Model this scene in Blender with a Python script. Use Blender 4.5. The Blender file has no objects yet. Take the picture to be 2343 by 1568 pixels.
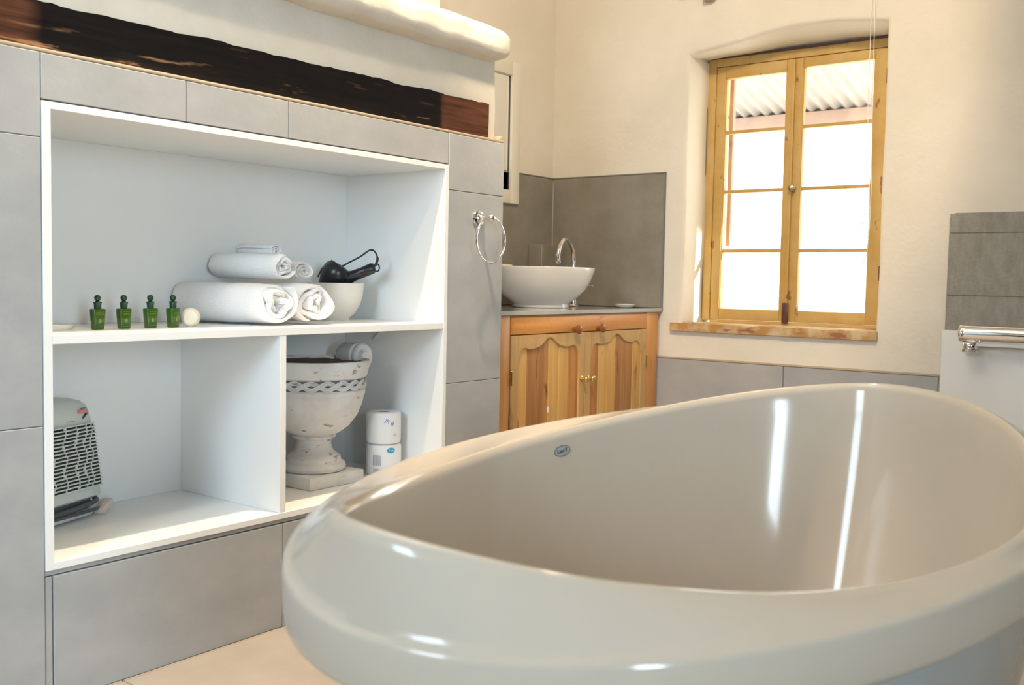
import bpy, bmesh, math, random
from mathutils import Vector, Matrix, noise
random.seed(7)
sc = bpy.context.scene
COL = sc.collection
PI = math.pi
# ------------------------------------------------------------------ camera
cam_d = bpy.data.cameras.new('camera'); cam = bpy.data.objects.new('camera', cam_d); COL.objects.link(cam)
rt = Vector((0.60465, -0.79626, 0.01898)); up = Vector((0.03672, 0.05167, 0.99799)); fw = Vector((0.79564, 0.60274, -0.06048))
M3 = Matrix((rt, up, -fw)).transposed()
cam.matrix_world = Matrix.Translation((0, 0, 0.9186)) @ M3.to_4x4()
cam_d.sensor_width = 36; cam_d.lens = 35.285; cam_d.clip_start = 0.02
cam_d.dof.use_dof = True; cam_d.dof.focus_distance = 3.0; cam_d.dof.aperture_fstop = 6.3
sc.camera = cam
# ------------------------------------------------------------------ view, world, lights
sc.view_settings.view_transform = 'Standard'; sc.view_settings.look = 'None'
sc.view_settings.gamma = 1; sc.view_settings.use_curve_mapping = False
sc.view_settings.exposure = 0.12
w = bpy.data.worlds.new('world'); sc.world = w; w.use_nodes = True
bg = w.node_tree.nodes['Background']; bg.inputs[0].default_value = (0.93, 0.97, 1.0, 1); bg.inputs[1].default_value = 4.5

def light(name, kind, loc, to, energy, color, **k):
    d = bpy.data.lights.new(name, kind); o = bpy.data.objects.new(name, d); COL.objects.link(o)
    o.location = loc
    o.rotation_euler = (Vector(to) - Vector(loc)).to_track_quat('-Z', 'Y').to_euler()
    d.energy = energy; d.color = color
    for a, v in k.items(): setattr(d, a, v)
    return o
XREAR = -1.3
WARM = (1.0, 0.76, 0.50)
light('sun', 'SUN', (8, -10, 6), (7.7 , -9, 5.62), 9.0, (1.0, 0.92, 0.80), angle=0.02)
# daylight that comes in through the big window behind the camera
light('daylight_rear_window', 'AREA', (XREAR - .02, 0.95, 1.75), (1.6, 2.3, 0.6), 20, (0.62, 0.82, 1.0), shape='RECTANGLE', size=0.65, size_y=1.0, spread=math.radians(120))
# added cool fill for the shelf unit, through an invented front wall opening
light('added_front_fill', 'AREA', (-0.75, -2.41, 1.25), (1.5, 2.3, 0.6), 12, (0.66, 0.86, 1.0), shape='RECTANGLE', size=0.42, size_y=1.5, spread=math.radians(70))
# daylight through the casement window in view
light('daylight_casement', 'AREA', (4.45, 1.65, 1.45), (1.5, 1.0, 1.0), 8, (1.0, 0.93, 0.84), shape='RECTANGLE', size=0.8, size_y=1.1)
# warm ceiling spots
def spot(name, loc, to, e, ang=70, rad=0.04, blend=0.6):
    light(name, 'SPOT', loc, to, e, WARM, spot_size=math.radians(ang), spot_blend=blend*.6, shadow_soft_size=rad)
spot('ceiling_spot_shelf', (1.85, 1.62, 2.98), (1.85, 1.86, 1.0), 230, 66, 0.03)
spot('ceiling_spot_chimney', (1.2, 1.0, 2.98), (2.0, 2.06, 1.5), 34, 60)
spot('ceiling_spot_corner', (1.6, 0.75, 2.98), (3.95, 2.3, 1.8), 160, 62, 0.10)
spot('ceiling_spot_bath', (2.6, 0.9, 2.98), (2.2, 0.6, 0.6), 8, 120, 0.03)
spot('ceiling_spot_bath_second', (2.45, 0.75, 2.98), (2.2, 0.6, 0.6), 8, 120, 0.03)

# added upward fill with no fixture : soft light bounced off the ceiling
light('ceiling_bounce_fill', 'SPOT', (1.2, 1.5, 2.3), (1.2, 1.5, 3.0), 170, (1.0, 0.95, 0.86), spot_size=math.radians(160), spot_blend=1.0, shadow_soft_size=0.1)

# ------------------------------------------------------------------ materials
def mat(name, color, rough=0.5, metal=0.0, color2=None, nscale=5.0, nstretch=(1, 1, 1), contrast=(0.35, 0.65),
        bump=0.0, bscale=40.0, bdist=0.01, coat=0.0, spec=0.5, bdetail=5.0, trans=0.0):
    m = bpy.data.materials.new(name); m.use_nodes = True
    nt = m.node_tree; b = nt.nodes['Principled BSDF']
    b.inputs['Base Color'].default_value = (*color, 1); b.inputs['Roughness'].default_value = rough
    b.inputs['Metallic'].default_value = metal; b.inputs['Specular IOR Level'].default_value = spec
    if coat: b.inputs['Coat Weight'].default_value = coat; b.inputs['Coat Roughness'].default_value = 0.03
    if trans: b.inputs['Transmission Weight'].default_value = trans
    tc = None
    if color2 or bump:
        tc = nt.nodes.new('ShaderNodeTexCoord')
    if color2:
        mp = nt.nodes.new('ShaderNodeMapping'); mp.inputs['Scale'].default_value = nstretch
        n = nt.nodes.new('ShaderNodeTexNoise'); n.inputs['Scale'].default_value = nscale; n.inputs['Detail'].default_value = 7
        n.inputs['Roughness'].default_value = 0.6
        r = nt.nodes.new('ShaderNodeValToRGB')
        r.color_ramp.elements[0].position = contrast[0]; r.color_ramp.elements[1].position = contrast[1]
        r.color_ramp.elements[0].color = (*color, 1); r.color_ramp.elements[1].color = (*color2, 1)
        L = nt.links
        L.new(tc.outputs['Object'], mp.inputs['Vector']); L.new(mp.outputs[0], n.inputs['Vector'])
        L.new(n.outputs['Fac'], r.inputs[0]); L.new(r.outputs[0], b.inputs['Base Color'])
    if bump:
        n2 = nt.nodes.new('ShaderNodeTexNoise'); n2.inputs['Scale'].default_value = bscale; n2.inputs['Detail'].default_value = bdetail
        bp = nt.nodes.new('ShaderNodeBump'); bp.inputs['Strength'].default_value = bump; bp.inputs['Distance'].default_value = bdist
        nt.links.new(tc.outputs['Object'], n2.inputs['Vector']); nt.links.new(n2.outputs['Fac'], bp.inputs['Height'])
        nt.links.new(bp.outputs[0], b.inputs['Normal'])
    return m

def second_noise(m, color, scale, lo, hi, stretch=(1, 1, 1)):
    """mix a further stain colour over the material where a noise is high"""
    nt = m.node_tree; b = nt.nodes['Principled BSDF']; L = nt.links
    src = b.inputs['Base Color'].links[0].from_socket if b.inputs['Base Color'].links else None
    tc = nt.nodes.new('ShaderNodeTexCoord'); mp = nt.nodes.new('ShaderNodeMapping'); mp.inputs['Scale'].default_value = stretch
    mp.inputs['Location'].default_value = (3.1, 1.7, 5.2)
    n = nt.nodes.new('ShaderNodeTexNoise'); n.inputs['Scale'].default_value = scale; n.inputs['Detail'].default_value = 8
    r = nt.nodes.new('ShaderNodeValToRGB'); r.color_ramp.elements[0].position = lo; r.color_ramp.elements[1].position = hi
    mx = nt.nodes.new('ShaderNodeMix'); mx.data_type = 'RGBA'
    L.new(tc.outputs['Object'], mp.inputs['Vector']); L.new(mp.outputs[0], n.inputs['Vector']); L.new(n.outputs['Fac'], r.inputs[0])
    L.new(r.outputs[0], mx.inputs['Factor'])
    if src: L.new(src, mx.inputs['A'])
    else: mx.inputs['A'].default_value = b.inputs['Base Color'].default_value
    mx.inputs['B'].default_value = (*color, 1)
    L.new(mx.outputs['Result'], b.inputs['Base Color'])

M = {}
M['plaster'] = mat('lime_plaster', (0.76, 0.71, 0.61), 0.85, color2=(0.82, 0.77, 0.68), nscale=2.5, bump=0.55, bscale=7, bdist=0.02, bdetail=8)
M['plaster_white'] = mat('white_plaster', (0.78, 0.74, 0.66), 0.8, color2=(0.72, 0.67, 0.57), nscale=6, bump=0.5, bscale=9, bdist=0.015, bdetail=9)
M['dark_wall'] = mat('dark_lining', (0.05, 0.05, 0.045), 0.6, color2=(0.09, 0.085, 0.075), nscale=5)  # for the unseen dark linings added behind the camera
M['ceiling'] = mat('ceiling_paint', (0.80, 0.77, 0.70), 0.9, bump=0.2, bscale=9)
M['tile'] = mat('grey_tile', (0.36, 0.37, 0.375), 0.42, color2=(0.45, 0.455, 0.455), nscale=5, nstretch=(1, 1, 1.5), contrast=(0.3, 0.7), bump=0.06, bscale=60)
M['tile_dark'] = mat('splash_tile', (0.22, 0.20, 0.165), 0.3, color2=(0.31, 0.285, 0.24), nscale=6, contrast=(0.3, 0.7), bump=0.08, bscale=70)
M['tile_rough'] = mat('rough_concrete_tile', (0.26, 0.25, 0.22), 0.7, color2=(0.36, 0.34, 0.30), nscale=30, nstretch=(1, 1.4, 0.5), contrast=(0.3, 0.7), bump=0.3, bscale=90)
M['grout'] = mat('grout', (0.22, 0.22, 0.22), 0.9)
M['tile_edge'] = mat('tile_edge_strip', (0.50, 0.40, 0.28), 0.7)
M['floor'] = mat('beige_floor_tile', (0.40, 0.345, 0.285), 0.4, color2=(0.48, 0.42, 0.36), nscale=4, bump=0.05, bscale=50)
M['melamine'] = mat('white_melamine', (0.88, 0.89, 0.88), 0.35)
M['tub'] = mat('acrylic_warm_light', (0.52, 0.455, 0.375), 0.12, coat=0.15, spec=0.35)  # white acrylic with the dim warm light mixed into its colour
M['tub_side'] = mat('acrylic_side_shade', (0.36, 0.38, 0.38), 0.15, coat=0.3)  # darker, cooler copy of the acrylic: side shade put into the colour
M['ceramic'] = mat('white_ceramic', (0.86, 0.86, 0.85), 0.08, coat=0.8)
M['chrome'] = mat('chrome', (0.85, 0.85, 0.86), 0.07, 1.0)
M['brass'] = mat('brass', (0.80, 0.58, 0.22), 0.15, 1.0)
M['towel'] = mat('white_terry', (0.83, 0.82, 0.81), 0.95, bump=0.7, bscale=260, bdist=0.003, bdetail=2)
M['black'] = mat('black_plastic', (0.012, 0.013, 0.018), 0.3)
M['black_rub'] = mat('black_rubber', (0.015, 0.015, 0.02), 0.55)
M['dkgrey'] = mat('dark_grey_plastic', (0.08, 0.085, 0.095), 0.5)
M['heater'] = mat('pale_grey_plastic', (0.62, 0.66, 0.62), 0.45)
M['heater_in'] = mat('dark_interior', (0.01, 0.012, 0.014), 0.6)
M['red'] = mat('red_print', (0.72, 0.26, 0.22), 0.5)
M['pinkplug'] = mat('pink_white_plug', (0.75, 0.62, 0.56), 0.5)
M['bottle'] = mat('green_bottle', (0.035, 0.105, 0.008), 0.18, coat=0.3)
M['cap'] = mat('dark_green_cap', (0.004, 0.04, 0.02), 0.25)
M['bprint'] = mat('light_green_print', (0.22, 0.32, 0.05), 0.5)
M['soap'] = mat('cream_soap', (0.74, 0.68, 0.56), 0.5, color2=(0.66, 0.58, 0.44), nscale=30)
M['bowl'] = mat('cream_bowl', (0.82, 0.79, 0.72), 0.35)
M['stone'] = mat('whitewashed_stone', (0.80, 0.80, 0.80), 0.85, color2=(0.66, 0.66, 0.66), nscale=14, contrast=(0.45, 0.75), bump=0.5, bscale=60, bdist=0.004)
second_noise(M['stone'], (0.30, 0.29, 0.28), 22, 0.63, 0.70, (1, 1, 2.2))
M['stone_dark'] = mat('dark_patina', (0.12, 0.12, 0.14), 0.9, color2=(0.20, 0.20, 0.22), nscale=30)
M['stone_in'] = mat('brown_dry_soil', (0.20, 0.15, 0.11), 0.95, color2=(0.12, 0.09, 0.07), nscale=40, bump=0.5, bscale=80)
M['paper'] = mat('wrapped_paper', (0.88, 0.88, 0.89), 0.4, bump=0.5, bscale=30, bdist=0.004)
M['card'] = mat('cardboard', (0.45, 0.38, 0.32), 0.9)
M['blue'] = mat('blue_print', (0.10, 0.22, 0.60), 0.5)
M['cyan'] = mat('cyan_print', (0.01, 0.42, 0.68), 0.5)
M['ink'] = mat('dark_print', (0.06, 0.065, 0.09), 0.5)
M['greyink'] = mat('grey_print', (0.35, 0.37, 0.45), 0.5)
M['white'] = mat('white_print', (0.9, 0.9, 0.9), 0.5)
M['ctop'] = mat('grey_counter_tile', (0.40, 0.41, 0.42), 0.12, color2=(0.33, 0.33, 0.33), nscale=12, coat=0.5)
M['mirror'] = mat('mirror_glass', (0.9, 0.9, 0.88), 0.02, 1.0)
M['cream'] = mat('cream_paint', (0.80, 0.77, 0.67), 0.5)
M['whiteboard'] = mat('white_gloss_boxing', (0.80, 0.81, 0.80), 0.15, coat=0.4)

def wood(name, c1, c2, c3, axis='z', scale=1.0, rough=0.45):
    """grain: noise stretched hard along one axis, plus knots"""
    st = {'z': (26, 26, 1.3), 'x': (1.3, 26, 26), 'y': (26, 1.3, 26)}[axis]
    m = mat(name, c1, rough, color2=c2, nscale=scale, nstretch=st, contrast=(0.35, 0.65), bump=0.15, bscale=60)
    s2 = {'z': (10, 10, 3), 'x': (3, 10, 10), 'y': (10, 3, 10)}[axis]
    second_noise(m, c3, 1.8 * scale, 0.64, 0.72, s2)
    return m
M['pine'] = wood('orange_pine', (0.56, 0.22, 0.045), (0.70, 0.34, 0.10), (0.32, 0.11, 0.03), 'x')
M['pine_z'] = wood('orange_pine_upright', (0.60, 0.26, 0.07), (0.70, 0.36, 0.12), (0.28, 0.10, 0.03), 'z')
M['pine_pale'] = wood('pale_pine', (0.60, 0.38, 0.15), (0.50, 0.32, 0.13), (0.30, 0.15, 0.05), 'z')
PL = [wood('plank_pine_%s' % n, a, b, c, 'z') for n, a, b, c in (
    ('honey', (0.64, 0.36, 0.10), (0.72, 0.45, 0.16), (0.36, 0.14, 0.05)),
    ('red', (0.40, 0.16, 0.04), (0.56, 0.27, 0.08), (0.20, 0.06, 0.02)),
    ('yellow', (0.68, 0.43, 0.14), (0.60, 0.34, 0.10), (0.34, 0.16, 0.05)),
    ('brown', (0.34, 0.15, 0.05), (0.52, 0.26, 0.08), (0.16, 0.06, 0.03)))]
M['knobwood'] = mat('red_brown_knob', (0.28, 0.09, 0.03), 0.3)
M['yellow'] = mat('ochre_painted_wood', (0.52, 0.32, 0.085), 0.6, color2=(0.58, 0.40, 0.15), nscale=7, contrast=(0.35, 0.65), bump=0.3, bscale=30, bdist=0.004)
second_noise(M['yellow'], (0.30, 0.14, 0.05), 12, 0.66, 0.70, (1, 2, 1))
M['sill'] = mat('worn_sill_wood', (0.48, 0.25, 0.07), 0.6, color2=(0.62, 0.50, 0.30), nscale=9, contrast=(0.45, 0.6), bump=0.4, bscale=40, bdist=0.005)
second_noise(M['sill'], (0.32, 0.13, 0.07), 14, 0.62, 0.66, (1, .5, 2))
M['latch'] = mat('dark_purple_brown_latch', (0.10, 0.035, 0.03), 0.5)
M['bolt'] = mat('dull_metal', (0.45, 0.38, 0.25), 0.35, 1.0)
# beam : charred black in the middle, red brown near both ends, dusty lower edge
def beam_mat():
    m = bpy.data.materials.new('charred_beam'); m.use_nodes = True; nt = m.node_tree; L = nt.links
    b = nt.nodes['Principled BSDF']; b.inputs['Roughness'].default_value = 0.8; b.inputs['Specular IOR Level'].default_value = 0.25
    tc = nt.nodes.new('ShaderNodeTexCoord')
    sep = nt.nodes.new('ShaderNodeSeparateXYZ'); L.new(tc.outputs['Object'], sep.inputs[0])
    n = nt.nodes.new('ShaderNodeTexNoise'); n.inputs['Scale'].default_value = 1.0; n.inputs['Detail'].default_value = 8
    mp = nt.nodes.new('ShaderNodeMapping'); mp.inputs['Scale'].default_value = (5, 20, 60)
    L.new(tc.outputs['Object'], mp.inputs[0]); L.new(mp.outputs[0], n.inputs['Vector'])
    black = nt.nodes.new('ShaderNodeValToRGB'); e = black.color_ramp.elements
    e[0].position = 0.40; e[0].color = (0.0025, 0.0015, 0.0015, 1); e[1].position = 0.72; e[1].color = (0.008, 0.0035, 0.003, 1)
    brown = nt.nodes.new('ShaderNodeValToRGB'); e = brown.color_ramp.elements
    e[0].position = 0.3; e[0].color = (0.045, 0.018, 0.010, 1); e[1].position = 0.75; e[1].color = (0.20, 0.07, 0.03, 1)
    L.new(n.outputs['Fac'], black.inputs[0]); L.new(n.outputs['Fac'], brown.inputs[0])
    # position along the beam (object space x, 0 at the right end)
    ramp = nt.nodes.new('ShaderNodeValToRGB'); ramp.color_ramp.interpolation = 'LINEAR'
    mr = nt.nodes.new('ShaderNodeMapRange'); mr.inputs['From Min'].default_value = 0.0; mr.inputs['From Max'].default_value = 3.0
    L.new(sep.outputs['X'], mr.inputs['Value']); L.new(mr.outputs[0], ramp.inputs[0])
    e = ramp.color_ramp.elements
    e[0].position = 0.350; e[0].color = (1, 1, 1, 1); e[1].position = 0.362; e[1].color = (0, 0, 0, 1)
    k = e.new(0.777); k.color = (0, 0, 0, 1); k = e.new(0.782); k.color = (1, 1, 1, 1)
    mx = nt.nodes.new('ShaderNodeMix'); mx.data_type = 'RGBA'
    L.new(ramp.outputs[0], mx.inputs['Factor']); L.new(black.outputs[0], mx.inputs['A']); L.new(brown.outputs[0], mx.inputs['B'])
    # pale dusty scratches
    n2 = nt.nodes.new('ShaderNodeTexNoise'); n2.inputs['Scale'].default_value = 1.0; n2.inputs['Detail'].default_value = 10
    mp2 = nt.nodes.new('ShaderNodeMapping'); mp2.inputs['Scale'].default_value = (7, 30, 60); mp2.inputs['Rotation'].default_value = (0, -0.12, 0)
    L.new(tc.outputs['Object'], mp2.inputs[0]); L.new(mp2.outputs[0], n2.inputs['Vector'])
    r2 = nt.nodes.new('ShaderNodeValToRGB'); r2.color_ramp.elements[0].position = 0.625; r2.color_ramp.elements[1].position = 0.70
    L.new(n2.outputs['Fac'], r2.inputs[0])
    low = nt.nodes.new('ShaderNodeMapRange'); low.inputs['From Min'].default_value = 1.445; low.inputs['From Max'].default_value = 1.385
    low.inputs['To Min'].default_value = 0.10; low.inputs['To Max'].default_value = 1.0
    L.new(sep.outputs['Z'], low.inputs['Value'])
    mul = nt.nodes.new('ShaderNodeMath'); mul.operation = 'MULTIPLY'; L.new(r2.outputs[0], mul.inputs[0]); L.new(low.outputs[0], mul.inputs[1])
    mx2 = nt.nodes.new('ShaderNodeMix'); mx2.data_type = 'RGBA'
    L.new(mul.outputs[0], mx2.inputs['Factor']); L.new(mx.outputs['Result'], mx2.inputs['A']); mx2.inputs['B'].default_value = (0.42, 0.22, 0.10, 1)
    L.new(mx2.outputs['Result'], b.inputs['Base Color'])
    bp = nt.nodes.new('ShaderNodeBump'); bp.inputs['Strength'].default_value = 0.6; bp.inputs['Distance'].default_value = 0.006
    L.new(n.outputs['Fac'], bp.inputs['Height']); L.new(bp.outputs[0], b.inputs['Normal'])
    return m
M['beam'] = beam_mat()
def glass_mat():
    m = bpy.data.materials.new('window_glass'); m.use_nodes = True; nt = m.node_tree; nt.nodes.clear()
    o = nt.nodes.new('ShaderNodeOutputMaterial'); mx = nt.nodes.new('ShaderNodeMixShader'); mx.inputs[0].default_value = 0.06
    t = nt.nodes.new('ShaderNodeBsdfTransparent'); t.inputs[0].default_value = (0.97, 0.98, 0.97, 1)
    g = nt.nodes.new('ShaderNodeBsdfGlossy'); g.inputs['Roughness'].default_value = 0.02
    nt.links.new(t.outputs[0], mx.inputs[1]); nt.links.new(g.outputs[0], mx.inputs[2]); nt.links.new(mx.outputs[0], o.inputs[0])
    return m
M['glass'] = glass_mat()
M['iron'] = mat('corrugated_iron', (0.55, 0.52, 0.50), 0.5, color2=(0.46, 0.42, 0.40), nscale=4, nstretch=(0.6, 6, 1))
M['outbeam'] = mat('pink_brown_timber', (0.52, 0.36, 0.28), 0.8, color2=(0.42, 0.30, 0.26), nscale=8)
M['ground'] = mat('pale_sand', (0.78, 0.74, 0.66), 0.95, color2=(0.70, 0.66, 0.58), nscale=1.5)
M['outwall'] = mat('white_garden_wall', (0.86, 0.84, 0.80), 0.9)
M['leaf'] = mat('sunlit_leaves', (0.45, 0.66, 0.50), 0.6)
M['bark'] = mat('bark', (0.2, 0.14, 0.1), 0.9)

# ------------------------------------------------------------------ mesh helpers
class MB:
    def __init__(s): s.bm = bmesh.new()
    def box(s, x0, x1, y0, y1, z0, z1, bev=0.0, seg=2, mx=None):
        r = bmesh.ops.create_cube(s.bm, size=1.0)
        vs = r['verts']
        for v in vs:
            v.co = Vector(((x0 + x1) / 2 + v.co.x * (x1 - x0), (y0 + y1) / 2 + v.co.y * (y1 - y0), (z0 + z1) / 2 + v.co.z * (z1 - z0)))
        if bev:
            es = list({e for v in vs for e in v.link_edges})
            r2 = bmesh.ops.bevel(s.bm, geom=es, offset=bev, segments=seg, affect='EDGES', profile=0.5)
            vs = r2['verts'] if not vs[0].is_valid else list({v for f in r2['faces'] for v in f.verts} | {v for v in vs if v.is_valid})
        if mx is not None:
            for v in vs: v.co = mx @ v.co
        return s
    def grid(s, rings, close=True, cap0=False, cap1=False):
        """rings : list of lists of points"""
        V = [[s.bm.verts.new(p) for p in r] for r in rings]
        n = len(V[0])
        for a, b in zip(V[:-1], V[1:]):
            for i in range(n if close else n - 1):
                j = (i + 1) % n
                try: s.bm.faces.new((a[i], a[j], b[j], b[i]))
                except ValueError: pass
        if cap0: s.bm.faces.new(list(reversed(V[0])))
        if cap1: s.bm.faces.new(V[-1])
        return V
    def lathe(s, prof, c=(0, 0, 0), n=48, mx=None, caps=True):
        rings = []
        for r, z in prof:
            ring = [Vector((c[0] + r * math.cos(2 * PI * i / n), c[1] + r * math.sin(2 * PI * i / n), c[2] + z)) for i in range(n)]
            if mx is not None: ring = [mx @ p for p in ring]
            rings.append(ring)
        s.grid(rings, True, caps and prof[0][0] > 1e-5, caps and prof[-1][0] > 1e-5)
        return s
    def tube(s, pts, r, n=10, closed=False, caps=True):
        pts = [Vector(p) for p in pts]; N = len(pts); rings = []
        prev = None
        for i, p in enumerate(pts):
            if closed: t = pts[(i + 1) % N] - pts[i - 1]
            else: t = pts[min(i + 1, N - 1)] - pts[max(i - 1, 0)]
            t.normalize()
            if prev is None:
                a = Vector((0, 0, 1)) if abs(t.z) < 0.9 else Vector((1, 0, 0))
                u = t.cross(a).normalized()
            else:
                u = (prev - t * prev.dot(t)).normalized()
            prev = u; v = t.cross(u)
            rr = r[i] if isinstance(r, (list, tuple)) else r
            rings.append([p + (u * math.cos(2 * PI * k / n) + v * math.sin(2 * PI * k / n)) * rr for k in range(n)])
        if closed: rings.append(rings[0][:])
        s.grid(rings, True, caps and not closed, caps and not closed)
        if closed: bmesh.ops.remove_doubles(s.bm, verts=s.bm.verts, dist=1e-6)
        return s
    def prism(s, poly, axis, a, b, bev=0.0):
        """extrude a closed 2D polygon (list of pairs) between a and b along axis"""
        def P(u, v, w): return {'x': (w, u, v), 'y': (u, w, v), 'z': (u, v, w)}[axis]
        A = [s.bm.verts.new(P(u, v, a)) for u, v in poly]; B = [s.bm.verts.new(P(u, v, b)) for u, v in poly]
        n = len(poly)
        for i in range(n): s.bm.faces.new((A[i], A[(i + 1) % n], B[(i + 1) % n], B[i]))
        s.bm.faces.new(list(reversed(A))); s.bm.faces.new(B)
        return s
    def build(s, name, m, parent=None, loc=None, angle=35, label=None, stuff=False):
        bmesh.ops.recalc_face_normals(s.bm, faces=s.bm.faces)
        off = Vector(parent_world(parent)) if parent else Vector(loc or (0, 0, 0))
        for v in s.bm.verts: v.co -= off
        me = bpy.data.meshes.new(name); s.bm.to_mesh(me); s.bm.free()
        me.materials.append(m)
        for p in me.polygons: p.use_smooth = True
        me.set_sharp_from_angle(angle=math.radians(angle))
        o = bpy.data.objects.new(name, me); COL.objects.link(o)
        if parent: o.parent = parent
        else: o.location = off
        if label: o['label'] = label
        if stuff: o['kind'] = 'stuff'
        return o
def parent_world(p):
    v = Vector((0, 0, 0))
    while p: v = v + p.location; p = p.parent
    return v
def tag(o, label=None, cat=None, group=None, kind=None):
    if label: o['label'] = label
    if cat: o['category'] = cat
    if group: o['group'] = group
    if kind: o['kind'] = kind
    return o
def thing(name, loc, label, cat, group=None):
    o = bpy.data.objects.new(name, None); COL.objects.link(o); o.location = loc; o.empty_display_size = 0.05
    return tag(o, label, cat, group)
def struct(name, mb, m, parent=None, **k):
    o = mb.build(name, m, parent, **k)
    if parent is None: o['kind'] = 'structure'
    return o
def copy_tree(o, parent=None):
    c = o.copy(); COL.objects.link(c); c.parent = parent
    for ch in list(o.children): copy_tree(ch, c)
    return c
def lerp(a, b, t): return a + (b - a) * t
def text_mesh(txt, size, mx, m, name, parent, extrude=0.0004):
    cu = bpy.data.curves.new('t', 'FONT'); cu.body = txt; cu.size = size; cu.align_x = 'CENTER'; cu.align_y = 'CENTER'; cu.extrude = extrude
    ob = bpy.data.objects.new('t', cu); COL.objects.link(ob)
    dg = bpy.context.evaluated_depsgraph_get(); me = bpy.data.meshes.new_from_object(ob.evaluated_get(dg))
    bpy.data.objects.remove(ob); bpy.data.curves.remove(cu)
    off = parent_world(parent)
    for v in me.vertices: v.co = (mx @ v.co) - off
    me.materials.clear(); me.materials.append(m); me.name = name
    o = bpy.data.objects.new(name, me); COL.objects.link(o); o.parent = parent
    return o
def rotz(a, c): return Matrix.Translation(c) @ Matrix.Rotation(a, 4, 'Z') @ Matrix.Translation(-Vector(c))

# ================================================================== ROOM SHELL
YA, YB, XC, HC = 2.035, 2.78, 3.97, 3.05     # tiled chimney face, back wall, window wall, ceiling
XR, YF = XREAR, -2.4                          # rear and front walls behind the camera
# floor with its tiles
mb = MB(); mb.box(XR - .1, XC + .35, YF - .1, YB + .3, -0.12, -0.012)
fl = struct('floor', mb, M['grout'])
xs = [-2.4 + .07]; 
tx, ty = 0.60, 0.60
def tile_box(parent, x0, x1, y0, y1, z0, z1, m, bev=0.0015):
    mb = MB(); mb.box(x0, x1, y0, y1, z0, z1, bev, 1); return mb.build('tile', m, parent)
proto = None
gx = [XR + 0.0 + .35 + i * .6 for i in range(-1, 11)]
for i in range(-1, 11):
    for j in range(0, 9):
        x0 = XR + .15 + (i-1) * .6; y0 = 2.035 - .002 - (j) * .6
        x1 = x0 + .597; y1 = y0 + .597
        if j == 0: y0b, y1b = 2.035 , 2.6
        x0c, x1c = max(x0, XR), min(x1, XC)
        y0c, y1c = max(y0, YF), min(y1, YB)
        if x1c - x0c < .01 or y1c - y0c < .01: continue
        tile_box(fl, x0c, x1c, y0c, y1c, -0.012, 0.0, M['floor'])
# ceiling
mb = MB(); mb.box(XR - .1, XC + .35, YF - .1, YB + .3, HC, HC + .1); struct('ceiling', mb, M['ceiling'])
# back wall
mb = MB(); mb.box(2.60, XC + .35, YB, YB + .25, 0, HC); wb = struct('wall_back', mb, M['plaster'])
mb = MB(); mb.box(XR - .1, 2.62, YB, YB + .25, 0, HC); struct('wall_behind_chimney', mb, M['plaster'])
# front wall, behind and to the right of the camera
mb = MB(); mb.box(XR - .1, -.96, YF - .25, YF, 0, HC); mb.box(-.54, XC + .35, YF - .25, YF, 0, HC); mb.box(-.96, -.54, YF - .25, YF, 2.05, HC); mb.box(-.96, -.54, YF - .25, YF, 0, .45); wfr = struct('wall_front', mb, M['plaster'])  # narrow opening added to hold the front fill light
mb = MB(); mb.box(-.54, XC, YF, YF + .015, 0, 1.15); mb.build('added_dark_lining', M['dark_wall'], wfr)  # unseen dark lining added to keep the near bath side dim
mb = MB()
for a, b in ((-.96, -.92), (-.58, -.54)): mb.box(a, b, YF - .14, YF - .08, .45, 2.05, .004)
mb.box(-.96, -.54, YF - .14, YF - .08, .45, .51, .004); mb.box(-.96, -.54, YF - .14, YF - .08, 1.99, 2.05, .004); mb.build('added_opening_frame', M['yellow'], wfr)  # unseen frame added around the fill light opening
# rear wall with a large window opening behind the camera
mb = MB(); mb.box(XR - .25, XR, YF, .6, 0, HC); mb.box(XR - .25, XR, 1.3, YB + .25, 0, HC)
mb.box(XR - .25, XR, .6, 1.3, 0, 1.2); mb.box(XR - .25, XR, .6, 1.3, 2.3, HC); wre = struct('wall_rear', mb, M['plaster'])
mb = MB(); mb.box(XR, XR + .015, YF + .02, YA - .01, 0, 1.15); mb.build('added_dark_lining', M['dark_wall'], wre)  # unseen dark lining added so less light bounces onto the bath side
w2 = thing('window_2', (XR - .1, .6, .85), None, None); tag(w2, kind='structure')
mb = MB()
for a, b in ((.6, .65), (1.25, 1.3)): mb.box(XR - .14, XR - .08, a, b, 1.2, 2.3, .004)
mb.box(XR - .14, XR - .08, .6, 1.3, 1.2, 1.25, .004); mb.box(XR - .14, XR - .08, .6, 1.3, 2.25, 2.3, .004)
pass; mb.build('window_frame', M['yellow'], w2)

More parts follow.
